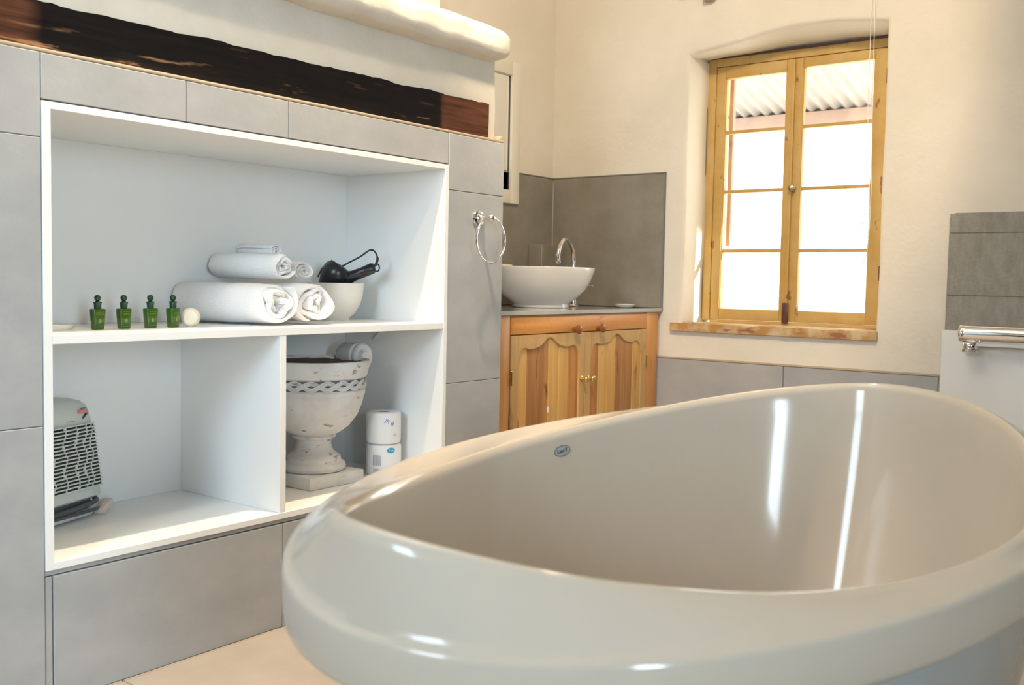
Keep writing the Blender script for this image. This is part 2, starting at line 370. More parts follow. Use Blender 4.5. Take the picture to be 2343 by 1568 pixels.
# ---- window wall (right in the picture), with an arched opening and rounded plaster arrises
OY0, OY1, OZ0, OZ1 = 1.232, 2.072, 0.745, 1.905
def arch_z(y):
    pts = [(1.20, 1.940), (1.30, 1.955), (1.457, 1.970), (1.55, 1.973), (1.637, 1.971), (1.73, 1.958), (1.826, 1.943), (1.95, 1.925), (2.078, 1.907), (2.2, 1.9)]
    for (a, b), (c, d) in zip(pts[:-1], pts[1:]):
        if a <= y <= c:
            t = (y - a) / (c - a); return b + (d - b) * t
    return 1.9
def opening(grow, depth):
    """closed loop of (y,z) : the opening grown outward; depth 0 = wall face, 1 = at the window frame"""
    L = []
    y0, y1 = OY0 - grow, OY1 + grow
    N = 24
    for i in range(N + 1):
        z = lerp(OZ0 - grow, 1.90, i / N)
        L.append((y1 - 0.012 * depth + 0.002 * math.sin(z * 9), z))
    for i in range(N + 1):
        y = lerp(y1 - .002, y0 + .002, i / N)
        yc = min(max(y, OY0), OY1)
        L.append((y, lerp(arch_z(yc), 1.925, depth) + grow + 0.0015 * math.sin(y * 23)))
    for i in range(N + 1):
        z = lerp(1.92, OZ0 - grow, i / N)
        L.append((y0 + 0.0015 * math.sin(z * 11), z))
    for i in range(1, N):
        L.append((lerp(y0, y1, i / N), OZ0 - grow))
    return L
mb = MB()
loops = []
R = 0.018
for k in range(6):
    a = k / 5 * PI / 2
    g = R * (1 - math.sin(a)); x = XC + R * (1 - math.cos(a))
    loops.append([(x, y, z) for y, z in opening(g, 0)])
for d in (0.2, 0.5, 0.8, 1.0): loops.append([(lerp(XC + R, 4.20, d), y, z) for y, z in opening(0, d)])
loops.append([(XC + .35, y, z) for y, z in opening(0, 1)])
V = mb.grid(loops, True)
# wall face : ring from rounded loop to an outer rectangle
def outer_pt(y, z):
    cy, cz = 1.65, 1.35; dy, dz = y - cy, z - cz
    Y0, Y1, Z0, Z1 = YF, YB, 0, HC
    ts = []
    if dy > 1e-6: ts.append((Y1 - cy) / dy)
    if dy < -1e-6: ts.append((Y0 - cy) / dy)
    if dz > 1e-6: ts.append((Z1 - cz) / dz)
    if dz < -1e-6: ts.append((Z0 - cz) / dz)
    t = min(ts); return (cy + dy * t, cz + dz * t)
base = opening(R, 0)
out = [outer_pt(y, z) for y, z in base]
# pull nearest points onto the four corners
for c in ((YF, 0), (YF, HC), (YB, 0), (YB, HC)):
    i = min(range(len(out)), key=lambda i: (out[i][0] - c[0]) ** 2 + (out[i][1] - c[1]) ** 2); out[i] = c
mid = [[(XC, lerp(b[0], o[0], t), lerp(b[1], o[1], t)) for b, o in zip(base, out)] for t in (0, .15, .4, 1)]
mb.grid(mid, True)
outx = [[(XC + .35, lerp(b[0], o[0], t), lerp(b[1], o[1], t)) for b, o in zip(opening(0, 1), out)] for t in (0, 1)]
mb.grid(outx, True)
bmesh.ops.remove_doubles(mb.bm, verts=mb.bm.verts, dist=1e-5)
wr = struct('wall_right', mb, M['plaster'], angle=50)

# tiles and trims on the window wall -----------------------------------------
T = 0.012
def tileC(parent, y0, y1, z0, z1, m, th=T): return tile_box(parent, XC - th, XC, y0, y1, z0, z1, m)
for (y0, y1) in ((.388, .987), (.990, 1.593), (1.597, 2.196)): tileC(wr, y0, y1, 0, .592, M['tile'])
mb = MB(); mb.box(XC - .008, XC, .3, 2.2, 0, .592); mb.build('tile_bed', M['grout'], wr)
mb = MB(); mb.box(XC - .014, XC, .388, 2.198, .593, .601, .002); mb.build('tile_edge_strip', M['tile_edge'], wr, label='brown edging on top of the low grey tiles')
# splash tiles by the basin
for (y0, y1) in ((2.175, 2.766),): tileC(wr, y0, y1, .815, 1.409, M['tile_dark'])
mb = MB(); mb.box(XC - .013, XC, 2.168, 2.174, .80, 1.412); mb.box(XC - .013, XC, 2.168, 2.78, 1.410, 1.415); mb.build('tile_edge_strip', M['grout'], wr)
for (x0, x1) in ((3.365, 3.955), (2.80, 3.363)):
    tile_box(wb, x0, x1, YB - T, YB, .815, 1.409, M['tile_dark'])
mb = MB(); mb.box(2.80, 3.957, YB - .013, YB, 1.410, 1.415); mb.build('tile_edge_strip', M['grout'], wb)
# rough brown-grey tiled panel right of the window
mb = MB(); pts = []
z0, z1, y0, y1 = .60, 1.203, .0, .973
for (za, zb) in ((.60, .897), (.900, 1.127), (1.130, 1.203)):
    for (ya, yb) in ((-.6, -.001), (.0, .973)):
        b2 = MB()
        if zb > 1.2 and yb > .9:
            poly = [(ya, za), (yb, za), (yb, zb - .02), (yb - .006, zb - .006), (yb - .02, zb), (ya, zb)]
            b2.prism(poly, 'x', XC - .016, XC)
        else: b2.box(XC - .016, XC, ya, yb, za, zb, .0008, 1)
        b2.build('tile', M['tile_rough'], wr)
mb = MB(); mb.box(XC - .012, XC, -.6, .9725, .6, 1.2); mb.build('tile_bed', M['tile_rough'], wr)

# ---- chimney block with the tiled face (left in the picture)
UX0, UX1, UZ0, UZ1 = 1.072, 2.349, 0.289, 1.272
mb = MB()
F = YA + T
mb.box(XR, UX0 - .003, F, YB, 0, 1.365); mb.box(UX1 + .003, 2.625 - T, F, YB, 0, 1.365)
mb.box(UX0 - .003, UX1 + .003, F, YB, 0, UZ0 - .002); mb.box(UX0 - .003, UX1 + .003, F, YB, UZ1 + .002, 1.365)
mb.box(UX0 - .003, UX1 + .003, 2.48, YB, UZ0 - .002, UZ1 + .002)
wl = struct('wall_left', mb, M['grout'])
G = .0006
def tileA(x0, x1, z0, z1, dy=0): return tile_box(wl, x0 + G, x1 - G, YA + dy, YA + T, z0 + G, z1 - G, M['tile'])
xl = [UX0 - .001]
while xl[-1] > XR: xl.append(xl[-1] - .62)
for a, b in zip(xl[1:], xl[:-1]):
    a = max(a, XR)
    for z0, z1 in ((0, .598), (.598, 1.197), (1.197, 1.370)): tileA(a, b, z0, z1)
tileA(UX0, 1.088, 0, .276, .002)
for a, b in ((1.089, 1.709), (1.709, 2.330)): tileA(a, b, 0, .276)
for a, b in ((UX0, 1.419), (1.419, 1.722), (1.722, 2.349)): tileA(a, b, 1.276, 1.370, .001)
tileA(2.330, 2.349, 0, .276)
for z0, z1 in ((0, .598), (.598, 1.197), (1.197, 1.370)): tileA(2.350, 2.625, z0, z1)
mb = MB(); mb.box(UX0, UX1, YA + .004, F, .2775, .288, .001); mb.build('tile_strip', M['tile'], wl, label='narrow grey tile strip under the white shelf unit')
for (z0, z1) in ((0, .598), (.598, 1.197), (1.197, 1.370)):
    tile_box(wl, 2.625 - T, 2.625, YA + T + .001, 2.6, z0 + G, z1 - G, M['tile'])
mb = MB(); mb.box(XR, 2.624, YA + .001, YA + .03, 1.3705, 1.379, .003)
mb.box(2.606, 2.622, YA + .004, YA + .06, 1.379, 1.392, .003); mb.build('putty_bead', M['tile_edge'], wl, label='brown putty line along the top of the tiles')

# plaster of the chimney with rough displaced faces
def rough_box(x0, x1, y0, y1, z0, z1, nx, nz, amp, freq, seed, ny=4, rnd=0.0):
    mb = MB(); bm = mb.bm
    bmesh.ops.create_cube(bm, size=1)
    for v in bm.verts: v.co = Vector((lerp(x0, x1, v.co.x + .5), lerp(y0, y1, v.co.y + .5), lerp(z0, z1, v.co.z + .5)))
    for ax, n in ((0, nx), (1, ny), (2, nz)):
        lo, hi = (x0, x1) if ax == 0 else (y0, y1) if ax == 1 else (z0, z1)
        for i in range(1, n):
            c = lerp(lo, hi, i / n); co = [0, 0, 0]; co[ax] = c; no = [0, 0, 0]; no[ax] = 1
            bmesh.ops.bisect_plane(bm, geom=bm.verts[:] + bm.edges[:] + bm.faces[:], plane_co=co, plane_no=no)
    cy, cz = (y0 + y1) / 2, (z0 + z1) / 2
    for v in bm.verts:
        p = v.co.copy()
        if rnd:
            # round the front edges (toward -y) and the +x end
            for (ya, za, sy, sz) in ((y0 + rnd, z0 + rnd, -1, -1), (y0 + rnd, z1 - rnd, -1, 1)):
                if (p.y - ya) * sy > 0 and (p.z - za) * sz > 0:
                    d = Vector((p.y - ya, p.z - za)); m = max(abs(d.x), abs(d.y)); l = d.length
                    if l > 0: d *= m / l
                    v.co.y = ya + d.x; v.co.z = za + d.y
            q = v.co
            xa = x1 - rnd * 1.2
            if q.x > xa:
                k = (q.x - xa) / (rnd * 1.2); s = math.sqrt(max(0, 1 - k * k * .85))
                v.co.z = cz + (q.z - cz) * s; v.co.y = y1 + (q.y - y1) * (0.35 + .65 * s)
        nv = noise.noise_vector(p * freq + Vector((seed, 0, 0)))
        nv2 = noise.noise_vector(p * freq * 3.7 + Vector((0, seed, 0)))
        v.co += (nv + nv2 * .35) * amp
    return mb
mb = rough_box(XR, 2.610, 2.067, YB, 1.381, 1.712, 60, 10, .0028, 7, 3, ny=6)
wc = struct('wall_chimney', mb, M['plaster_white'], angle=60)
mb = MB(); mb.box(XR, 2.338, 2.067, YB, 1.66, HC, .01, 2); mb.build('chimney_breast', M['plaster'], wc)
# mantel : lumpy rounded plaster ledge
mb = rough_box(XR, 2.612, 1.983, 2.072, 1.628, 1.722, 170, 12, .0050, 12, 9, ny=10, rnd=.034)
mt = mb.build('mantel', M['plaster_white'], None, loc=(1.5, 2.1, 1.628), angle=80)
tag(mt, 'thick lumpy white plaster mantel ledge above the dark beam', 'mantel')
# beam
mb = rough_box(XR, 2.569, 2.0585, 2.12, 1.380, 1.478, 220, 8, .0022, 13, 21, ny=2)
for v in mb.bm.verts:
    if v.co.z > 1.43: v.co.z += .006 * noise.noise(Vector((v.co.x * 9, 0, 5))) + .003 * noise.noise(Vector((v.co.x * 40, 0, 5))) + .014 * (v.co.x - 1.05) / 1.52
    else: v.co.z += .003 * (v.co.x - 1.0)
bo = mb.build('wooden_beam', M['beam'], None, loc=(0, 0, 0), angle=30)
tag(bo, 'long charred black timber beam with red-brown ends set in the white plaster', 'beam')

# ================================================================== BUILT-IN SHELF UNIT
t = thing('built_in_shelf', (UX0, YA, UZ0), 'white built-in shelf unit of three compartments set in grey tiles', 'shelf')
UB = 2.470; P = .019
def board(name, *b, bev=.0008, m=None):
    mb = MB(); mb.box(*b, bev, 1); return mb.build(name, m or M['melamine'], t)
FY = YA - .002
board('side_panel', UX0, UX0 + P, FY, UB, UZ0, UZ1); board('side_panel', UX1 - .016, UX1, FY, UB, UZ0, UZ1)
board('top_panel', UX0 + P, UX1 - .016, FY, UB, UZ1 - .015, UZ1)
board('bottom_panel', UX0 + P, UX1 - .016, FY, UB, UZ0, UZ0 + .016)
SZ0, SZ1 = .769, .788
board('shelf_board', UX0 + P, UX1 - .016, FY + .001, UB - .004, SZ0, SZ1)
board('divider', 1.698, 1.718, FY + .002, UB - .004, UZ0 + .016, SZ0)
board('back_panel', UX0 + P, UX1 - .016, UB - .004, UB, SZ1, UZ1 - .015)
board('back_panel', UX0 + P, UX1 - .016, UB - .004, UB, UZ0 + .016, SZ0)
SF = UZ0 + .016   # floor of the low compartments

# ================================================================== BATH
Q = [1.2875, 0.619, -0.0186, 0.6489, 0.3994, 1.70, 0.6439, 0.0575, 0.0734, -0.0357, 0.0957, 0.0004, -0.0219, -0.0028,
     0.7893, 0.4349, 2.0031, 0.6447, 0.0252, 0.0032, 0.0132, -0.0341, 0.0175, -0.0007, 0.0007, 0.1124]
def tub_curve(q, x0, y0, th, tt):
    a, b, n, c0, c1, c2, c3, e, v1, v2, sy = q
    c, s = math.cos(tt), math.sin(tt)
    un = math.copysign(abs(c) ** (2 / n), c); vn = math.copysign(abs(s) ** (2 / n), s)
    u = un * a; v = vn * b * (1 + e * un) + sy
    return Vector((x0 + u * math.cos(th) - v * math.sin(th), y0 + u * math.sin(th) + v * math.cos(th),
                   c0 + c1 * un + c2 * un ** 2 + c3 * un ** 3 + v1 * vn + v2 * vn * un))
def resample(fn, N):
    """even spacing by angle smoothing : sample densely, resample by arc length, then smooth"""
    D = [fn(2 * PI * i / 1440) for i in range(1440)]
    return D
NT = 180
x0, y0, th = Q[0:3]; dx = Q[25]
OC = [tub_curve(Q[14:25], x0 + dx * math.cos(th), y0 + dx * math.sin(th), th, 2 * PI * i / NT) for i in range(NT)]
IC = [tub_curve(Q[3:14], x0, y0, th, 2 * PI * i / NT) for i in range(NT)]
for _ in range(3):   # soften the pointed ends of the superellipse a little
    IC = [(IC[i - 1] + IC[i] * 2 + IC[(i + 1) % NT]) / 4 for i in range(NT)]
def cnormal(C):
    r = []
    for i in range(len(C)):
        d = C[(i + 1) % len(C)] - C[i - 1]; d.z = 0; d.normalize(); r.append(Vector((d.y, -d.x, 0)))
    return r
NO, NI = cnormal(OC), cnormal(IC)
co = sum(OC, Vector()) / NT; ci = sum(IC, Vector()) / NT
def ringO(off, dz): return [p + n * off + Vector((0, 0, dz)) for p, n in zip(OC, NO)]
def ringI(off, dz): return [p + n * off + Vector((0, 0, dz)) for p, n in zip(IC, NI)]
def body(k, z=None, frac=None):
    r = []
    for p in OC:
        q = co + (p - co) * k; q.z = z if z is not None else (p.z - .062) * frac
        r.append(q)
    return r
t = thing('bathtub', (co.x, co.y, 0), 'large white freestanding oval bath with flared rim in the foreground', 'bathtub')
rings = [body(.62, 0.0), body(.625, .012)]
for i in range(1, 15):
    h = i / 14; rings.append(body(lerp(.62, .945, h ** .8), None, lerp(.02, 1, h)))
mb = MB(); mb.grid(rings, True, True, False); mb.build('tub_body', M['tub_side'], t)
LH = .058
rings = [body(.935, None, .985), body(.945, None, 1.0), ringO(-.022, -LH - .004), ringO(-.008, -LH - .003), ringO(-.002, -LH + .002), ringO(0, -LH + .008),
         ringO(.0005, -.030), ringO(.0002, -.008), ringO(-.0008, -.004), ringO(-.003, -.0015), ringO(-.007, 0)]
for s in (.12, .25, .4, .55, .7, .85):
    rings.append([a.lerp(b, s) + Vector((0, 0, .001 * math.sin(PI * s))) for a, b in zip(ringO(-.007, 0), ringI(.010, -.003))])
rings += [ringI(.010, -.003), ringI(.004, -.0004), ringI(.001, 0), ringI(-.001, -.002), ringI(-.006, -.007), ringI(-.009, -.015)]
for i in range(1, 17):
    h = i / 16; r = []
    k = 1 - .30 * h ** 1.3 - (.10 * max(0, h - .8) / .2 if h > .8 else 0)
    for p, n in zip(IC, NI):
        a = p - n * .009; q = ci + (a - ci) * k; q.z = lerp(p.z - .015, .135, 1 - (1 - h) ** 1.15 if h < 1 else 1)
        r.append(q)
    rings.append(r)
for k in (.45, .3, .15, .02): rings.append([Vector((ci.x + (p.x - ci.x) * k, ci.y + (p.y - ci.y) * k, .13)) for p in IC])
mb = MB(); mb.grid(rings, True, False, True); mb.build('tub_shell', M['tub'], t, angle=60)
# drain and overflow
mb = MB(); mb.lathe([(0.0, .137), (.030, .137), (.034, .134), (.034, .128)], (ci.x, ci.y, 0)); mb.build('drain', M['chrome'], t)
# maker's oval badge on the far inner wall
ti = 36
P0 = IC[ti]; n0 = NI[ti]
tdir = (IC[ti + 1] - IC[ti - 1]); tdir.normalize()
# on the wall ~3.4 cm below the crest
hh = 1 / 16 * .9; base_p = P0 - n0 * .009; pk = ci + (base_p - ci) * (1 - .30 * hh ** 1.3)
def wall_pt(i, h):
    a = IC[i % NT] - NI[i % NT] * .009; q = ci + (a - ci) * (1 - .30 * h ** 1.3); q.z = lerp(IC[i % NT].z - .015, .135, 1 - (1 - h) ** 1.15); return q
pA, pB = wall_pt(ti, .02), wall_pt(ti, .07)
vv = (pA - pB).normalized(); uu = -(wall_pt(ti + 1, .04) - wall_pt(ti - 1, .04)).normalized()
nn = uu.cross(vv).normalized()
if nn.dot(Vector((co.x, co.y, .6)) - pA) < 0: nn = -nn; 
if uu.dot(rt) < 0: uu = -uu
vv = nn.cross(uu).normalized()
if vv.z < 0: vv = -vv
ctr = wall_pt(ti, .035) + nn * .0012
BM = Matrix((uu, vv, nn)).transposed().to_4x4(); BM.translation = ctr
bd = MB(); bd.lathe([(0, 0.0), (1.0, 0.0), (1.0, .0005), (0, .0006)], n=40, mx=BM @ Matrix.Diagonal((.019, .0095, 1, 1))); bd = bd.build('badge', M['tub_side'], t, label='small oval maker badge on the inner wall')
bd2 = MB()
bd2.tube([BM @ Vector((.0185 * math.cos(a), .009 * math.sin(a), .0009)) for a in [2 * PI * i / 40 for i in range(40)]], .0005, 6, True); bd2.build('badge_ring', M['ink'], t)
text_mesh('LaerT', .0105, BM @ Matrix.Translation((0, 0, .001)), M['ink'], 'badge_lettering', t)

# ================================================================== THINGS ON THE SHELF
def shelf_bottle(label, x, y, z=SZ1, rot=0.0, src=None):
    if src is not None:
        c = copy_tree(src); c.location = (x, y, z); tag(c, label); c.rotation_euler.z = rot; return c
    o = thing('toiletry_bottle', (x, y, z), label, 'bottle', 'small green bottles in a row on the shelf')
    rings = []
    for zz, wx, wy in ((0, .0118, .0085), (.0015, .0130, .0095), (.024, .0145, .0105), (.044, .0158, .0115), (.0478, .0156, .0112), (.0492, .013, .009)):
        n = 24; r = []
        for i in range(n):
            a = 2 * PI * i / n; c, s = math.cos(a), math.sin(a)
            r.append((x + math.copysign(abs(c) ** .35, c) * wx, y + math.copysign(abs(s) ** .35, s) * wy, z + zz))
        rings.append(r)
    mb = MB(); mb.grid(rings, True, True, True); mb.build('bottle_body', M['bottle'], o)
    mb = MB(); mb.lathe([(.0078, .0488), (.0082, .052), (.0086, .060), (.0095, .0625), (.0102, .0640), (.0098, .0648), (.006, .0655), (.0045, .0672)], (x, y, z), 24)
    mb.build('bottle_neck', M['cap'], o)
    mb = MB(); mb.lathe([(.0002, .0665)] + [(.0077 * math.sin(a), .0740 - .0077 * math.cos(a)) for a in [PI * i / 12 for i in range(1, 12)]] + [(.0001, .0817)], (x, y, z), 24, caps=False)
    mb.build('stopper', M['cap'], o)
    mb = MB()
    for zz, w in ((.0405, .0095), (.0365, .011), (.0345, .0085), (.0065, .0085)): mb.box(x - w, x + w, y - .0122 + .0004 * (zz < .03) * 4, y - .0095, z + zz, z + zz + .0006)
    mb.lathe([(0, 0), (.004, 0), (.004, .0004), (0, .0005)], n=16, mx=Matrix.Translation((x, y - .0108, z + .020)) @ Matrix.Rotation(PI / 2, 4, 'X') @ Matrix.Diagonal((.8, 1.3, 1, 1)))
    mb.build('label_print', M['bprint'], o)
    return o
b0 = shelf_bottle('leftmost of the four green bottles, nearest the flat soap dish', 1.290, 2.20)
shelf_bottle('second green bottle from the left, of the four on the shelf', 1.3575, 2.20, src=b0)
shelf_bottle('third green bottle from the left, of the four on the shelf', 1.429, 2.20, src=b0)
shelf_bottle('rightmost of the four green bottles, beside the round cream soap', 1.493, 2.20, src=b0, rot=.25)
# round soap standing
mb = MB()
mxs = Matrix.Translation((1.5455, 2.202, SZ1 + .0245)) @ Matrix.Rotation(-.55, 4, 'Z') @ Matrix.Rotation(PI / 2, 4, 'X')
mb.lathe([(0, -.013), (.016, -.013), (.0205, -.011), (.0242, -.005), (.0246, 0), (.0242, .005), (.0205, .0105), (.017, .0125), (.0162, .0115), (.010, .0112), (0, .0112)], n=48, mx=mxs)
mb.box(1.5455 - .006, 1.5455 + .006, 2.196, 2.208, SZ1, SZ1 + .003, .001)
so = mb.build('round_soap', M['soap'], None, loc=(1.5455, 2.202, SZ1)); tag(so, 'round cream soap standing on edge between the green bottles and the rolled towel', 'soap')
# flat dish at the left
mb = MB()
mb.lathe([(0, 0), (.030, 0), (.036, .004), (.040, .011), (.0385, .0115), (.034, .006), (.026, .0045), (0, .0045)], n=40, mx=Matrix.Translation((1.200, 2.225, SZ1)) @ Matrix.Diagonal((1.05, .8, 1, 1)))
so = mb.build('soap_dish', M['bowl'], None, loc=(1.200, 2.225, SZ1)); tag(so, 'low oval cream soap dish at the left end of the shelf', 'dish')

# rolled towels
def rolled_towel(label, face, back, R, turns, seed, loose=0.3, squash=1.0, group='rolled white towels on the shelf', flap=0.0):
    face, back = Vector(face), Vector(back)
    ax = (back - face); Lg = ax.length; ax.normalize()
    ux = ax.cross(Vector((0, 0, 1))).normalized(); uz = ux.cross(ax).normalized()
    if ux.dot(rt) < 0: ux = -ux
    o = thing('rolled_towel', (face + back) / 2 - Vector((0, 0, R)), label, 'towel', group)
    rnd = random.Random(seed)
    N = int(turns * 36)
    th0 = rnd.uniform(0, 6)
    pitch = R * .88 / turns
    cl = []
    for i in range(N + 1):
        a = th0 + 2 * PI * turns * i / N - 2 * PI * turns
        rr = R * .12 + (R * .88 - pitch * .48) * (i / N)
        inner = 1 - i / N
        wob = 1 + loose * inner * (.30 * math.sin(a * 3 + seed) + .20 * math.sin(a * 5 + seed * 2) + .15 * math.sin(a * 2.3 + 1))
        wob = 1 + (wob - 1) * min(1, inner * 2.2)
        cl.append((rr * wob * math.cos(a), rr * wob * math.sin(a) * squash, i / N))
    # keep the outermost turn truly round
    rings = []
    stations = [(0, .25), (.003, .6), (.008, .88), (.016, 1.0), (.03, 1.0), (.08, 1.0)] + [(f, 1.0) for f in (Lg * .3, Lg * .5, Lg * .7)] + [(Lg - .025, 1), (Lg - .010, .9), (Lg - .003, .6), (Lg, .2)]
    for sdist, hk in stations:
        up_, dn_ = [], []
        for i, (x, y, f) in enumerate(cl):
            x2, y2, _ = cl[min(i + 1, N)]; x1, y1, _ = cl[max(i - 1, 0)]
            tx_, ty_ = x2 - x1, y2 - y1; l = math.hypot(tx_, ty_) or 1
            nx_, ny_ = ty_ / l, -tx_ / l
            h = pitch * .42 * hk * (.25 + .75 * min(1, min(i, N - i) / 4))
            prot = -.012 * loose * (math.sin(f * 14 + seed) + .6 * math.sin(f * 31 + seed)) * (1 - sdist / Lg) * (1 if sdist < .05 else 0) * min(1, (1 - f) * 4)
            nz = noise.noise(Vector((x * 30, y * 30, sdist * 16 + seed))) * .0022
            bul = 1 + .02 * math.sin(sdist / Lg * PI)
            # slight narrowing of the body at both ends
            endk = 1 - .05 * (1 - hk)
            skew = -.42 * x * max(0, 1 - sdist / (Lg * .7)); base_ = face + ax * (sdist + prot + skew)
            def pt(s_):
                xx = (x + nx_ * h * s_) * bul * endk + nz; yy = (y + ny_ * h * s_) * bul * endk + nz
                yy = max(yy, -R * squash + .001)
                return base_ + ux * xx + uz * yy
            up_.append(pt(1)); dn_.append(pt(-1))
        rings.append(up_ + list(reversed(dn_)))
    mb = MB(); mb.grid(rings, True, False, False)
    # close both ends with strips
    bm = mb.bm; bm.verts.ensure_lookup_table(); n = 2 * (N + 1)
    for base_i, flip in ((0, 1), ((len(rings) - 1) * n, 0)):
        for i in range(N):
            a, b = base_i + i, base_i + i + 1; c, d = base_i + n - 1 - (i + 1), base_i + n - 1 - i
            try: bm.faces.new((bm.verts[a], bm.verts[b], bm.verts[c], bm.verts[d]))
            except ValueError: pass
    mb.build('towel_roll', M['towel'], o, angle=80)
    return o
Z = SZ1
rolled_towel('large rolled white towel at the lower left of the pile, beside the round soap', (1.768, 2.125, Z + .064), (1.700, 2.455, Z + .064), .064, 3.2, 1.0, 1.0)
rolled_towel('large rolled white towel lying at the right of the pile beside the bowl', (1.903, 2.130, Z + .061), (1.870, 2.450, Z + .061), .061, 3.0, 4.3, 1.1)
rolled_towel('medium rolled white towel lying on top of the large left one', (1.838, 2.185, Z + .128 + .034), (1.800, 2.440, Z + .128 + .036), .041, 2.8, 2.2, .9)
rolled_towel('small rolled white towel in the second layer, behind and right of the medium roll', (1.944, 2.225, Z + .122 + .029), (1.945, 2.440, Z + .122 + .031), .032, 2.6, 5.1, .5)
rolled_towel('smallest rolled white towel at the very top and back of the pile', (1.905, 2.300, Z + .205), (1.890, 2.445, Z + .207), .0215, 2.4, 3.7, .5)

# bowl
BX, BY = 2.176, 2.345
mb = MB(); mb.lathe([(0, .004), (.036, .004), (.036, 0), (.042, 0), (.043, .008), (.060, .022), (.076, .050), (.084, .080), (.0875, .112), (.0885, .1165), (.0860, .117), (.082, .108), (.078, .080), (.069, .050), (.052, .024), (0, .014)], (BX, BY, Z), 64)
o = mb.build('bowl', M['bowl'], None, loc=(BX, BY, Z)); tag(o, 'deep cream bowl at the right of the towels holding the hair dryer', 'bowl')
# hair dryer : lying in the bowl, handle to the upper right
hd = thing('hair_dryer', (BX, BY, Z + .06), 'black hair dryer with looped cord lying in the cream bowl', 'hair dryer')
vx = Vector((.80, -.60, 0)).normalized()         # picture right, roughly
vx = Vector((rt.x, rt.y, 0)).normalized(); vy = Vector((0, 0, 1)); vz = vx.cross(vy)   # vz towards the camera
hc = Vector((2.157, 2.338, .932))
def HP(a, b, c=0): return hc + vx * a + vy * b + vz * c
HM = Matrix((vx, vy, vz)).transposed().to_4x4(); HM.translation = hc
# barrel pointing down-left and towards the viewer, large round rear inlet
bar = Matrix.Translation((0, 0, -.015)) @ HM @ Vector((.55, .80, -.12)).to_track_quat('Z', 'Y').to_matrix().to_4x4()
mb = MB(); mb.lathe([(0, -.060), (.024, -.060), (.026, -.056), (.031, -.03), (.040, -.01), (.046, .008), (.0475, .022), (.046, .032), (.041, .040), (.033, .0455), (0, .048)], n=40, mx=bar)
mb.build('barrel', M['black'], hd)
mb = MB(); 
for k in range(5): mb.tube([bar @ Vector(((.010 + .007 * k) * math.cos(a), (.010 + .007 * k) * math.sin(a), .0480 - .0009 * k)) for a in [2 * PI * i / 32 for i in range(32)]], .0012, 6, True)
mb.build('inlet_grille', M['dkgrey'], hd)
mb = MB()
hp = [HP(.005, -.025), HP(.035, -.016), HP(.065, -.004), HP(.095, .008), HP(.122, .020), HP(.130, .0235)]
mb.tube(hp, [.026, .024, .017, .0165, .0175, .0130], 20)
for v in mb.bm.verts: pass
mb.build('handle', M['black'], hd)
mb = MB(); mb.box(-.010, .012, -.0035, .0035, -.002, .004, .001, mx=Matrix.Translation(HP(.09, .010, .0175)) @ HM.to_3x3().to_4x4() @ Matrix.Rotation(.38, 4, 'Z')); mb.build('switch', M['dkgrey'], hd)
mb = MB(); mb.tube([HP(.136 + .008 * math.cos(a), .022 + .012 * math.sin(a), 0) for a in [2 * PI * i / 24 for i in range(24)]], .0022, 8, True); mb.build('hanging_loop', M['black_rub'], hd)
def cat(pts, n=10):
    pts = [Vector(p) for p in pts]; out = []
    for i in range(len(pts) - 1):
        p0 = pts[max(i - 1, 0)]; p1 = pts[i]; p2 = pts[i + 1]; p3 = pts[min(i + 2, len(pts) - 1)]
        for k in range(n):
            t_ = k / n; out.append(.5 * ((2 * p1) + (p2 - p0) * t_ + (2 * p0 - 5 * p1 + 4 * p2 - p3) * t_ * t_ + (3 * p1 - p0 - 3 * p2 + p3) * t_ ** 3))
    out.append(pts[-1]); return out
mb = MB(); cp = cat([HP(.130, .026), HP(.138, .050), HP(.128, .073), HP(.112, .075), HP(.085, .056), HP(.05, .037), HP(.02, .022, .01), HP(-.004, .035, .01), HP(-.03, .018, .012), HP(-.045, -.01, .01)])
mb.tube(cp, [.0040 if i < 12 else .0026 for i in range(len(cp))], 10); mb.build('cord', M['black_rub'], hd)

# ================================================================== LOW COMPARTMENTS
# stone urn
UC = Vector((2.035, 2.285, SF))
ut = thing('garden_urn', UC, 'whitewashed stone pedestal urn with braided band in the right compartment', 'urn')
mb = MB(); mb.box(UC.x - .107, UC.x + .107, UC.y - .107, UC.y + .107, SF, SF + .037, .004, 2); mb.build('plinth', M['stone'], ut)
prof = [(.0, .037), (.088, .037), (.094, .041), (.097, .050), (.094, .060), (.088, .064), (.084, .066), (.082, .070), (.081, .078), (.074, .085), (.062, .094), (.055, .105), (.052, .120), (.054, .131), (.064, .136), (.066, .142), (.062, .147),
        (.078, .152), (.105, .172), (.130, .205), (.144, .240), (.149, .262), (.150, .268), (.153, .270), (.153, .282), (.151, .284), (.1505, .286), (.1505, .318), (.1520, .320), (.156, .322), (.158, .326), (.160, .332), (.164, .350), (.168, .364), (.166, .370), (.157, .371), (.152, .366), (.148, .350)]
mb = MB(); mb.lathe(prof[:15 + 1], UC, 72); mb.build('foot', M['stone'], ut)
mb = MB(); mb.lathe(prof[15:], UC, 96, caps=False)
mb.build('urn_bowl', M['stone'], ut)
mb = MB(); mb.lathe([(.1535, .3635), (.148, .3610), (0, .3600)], UC, 64, caps=False)
for v in mb.bm.verts: v.co.z += .004 * noise.noise(v.co * 30)
mb.build('soil', M['stone_in'], ut, label='dry brown soil inside the urn')
mb = MB(); mb.lathe([(.1509, .2865), (.1509, .3175)], UC, 96, caps=False); mb.build('band_ground', M['stone_dark'], ut)
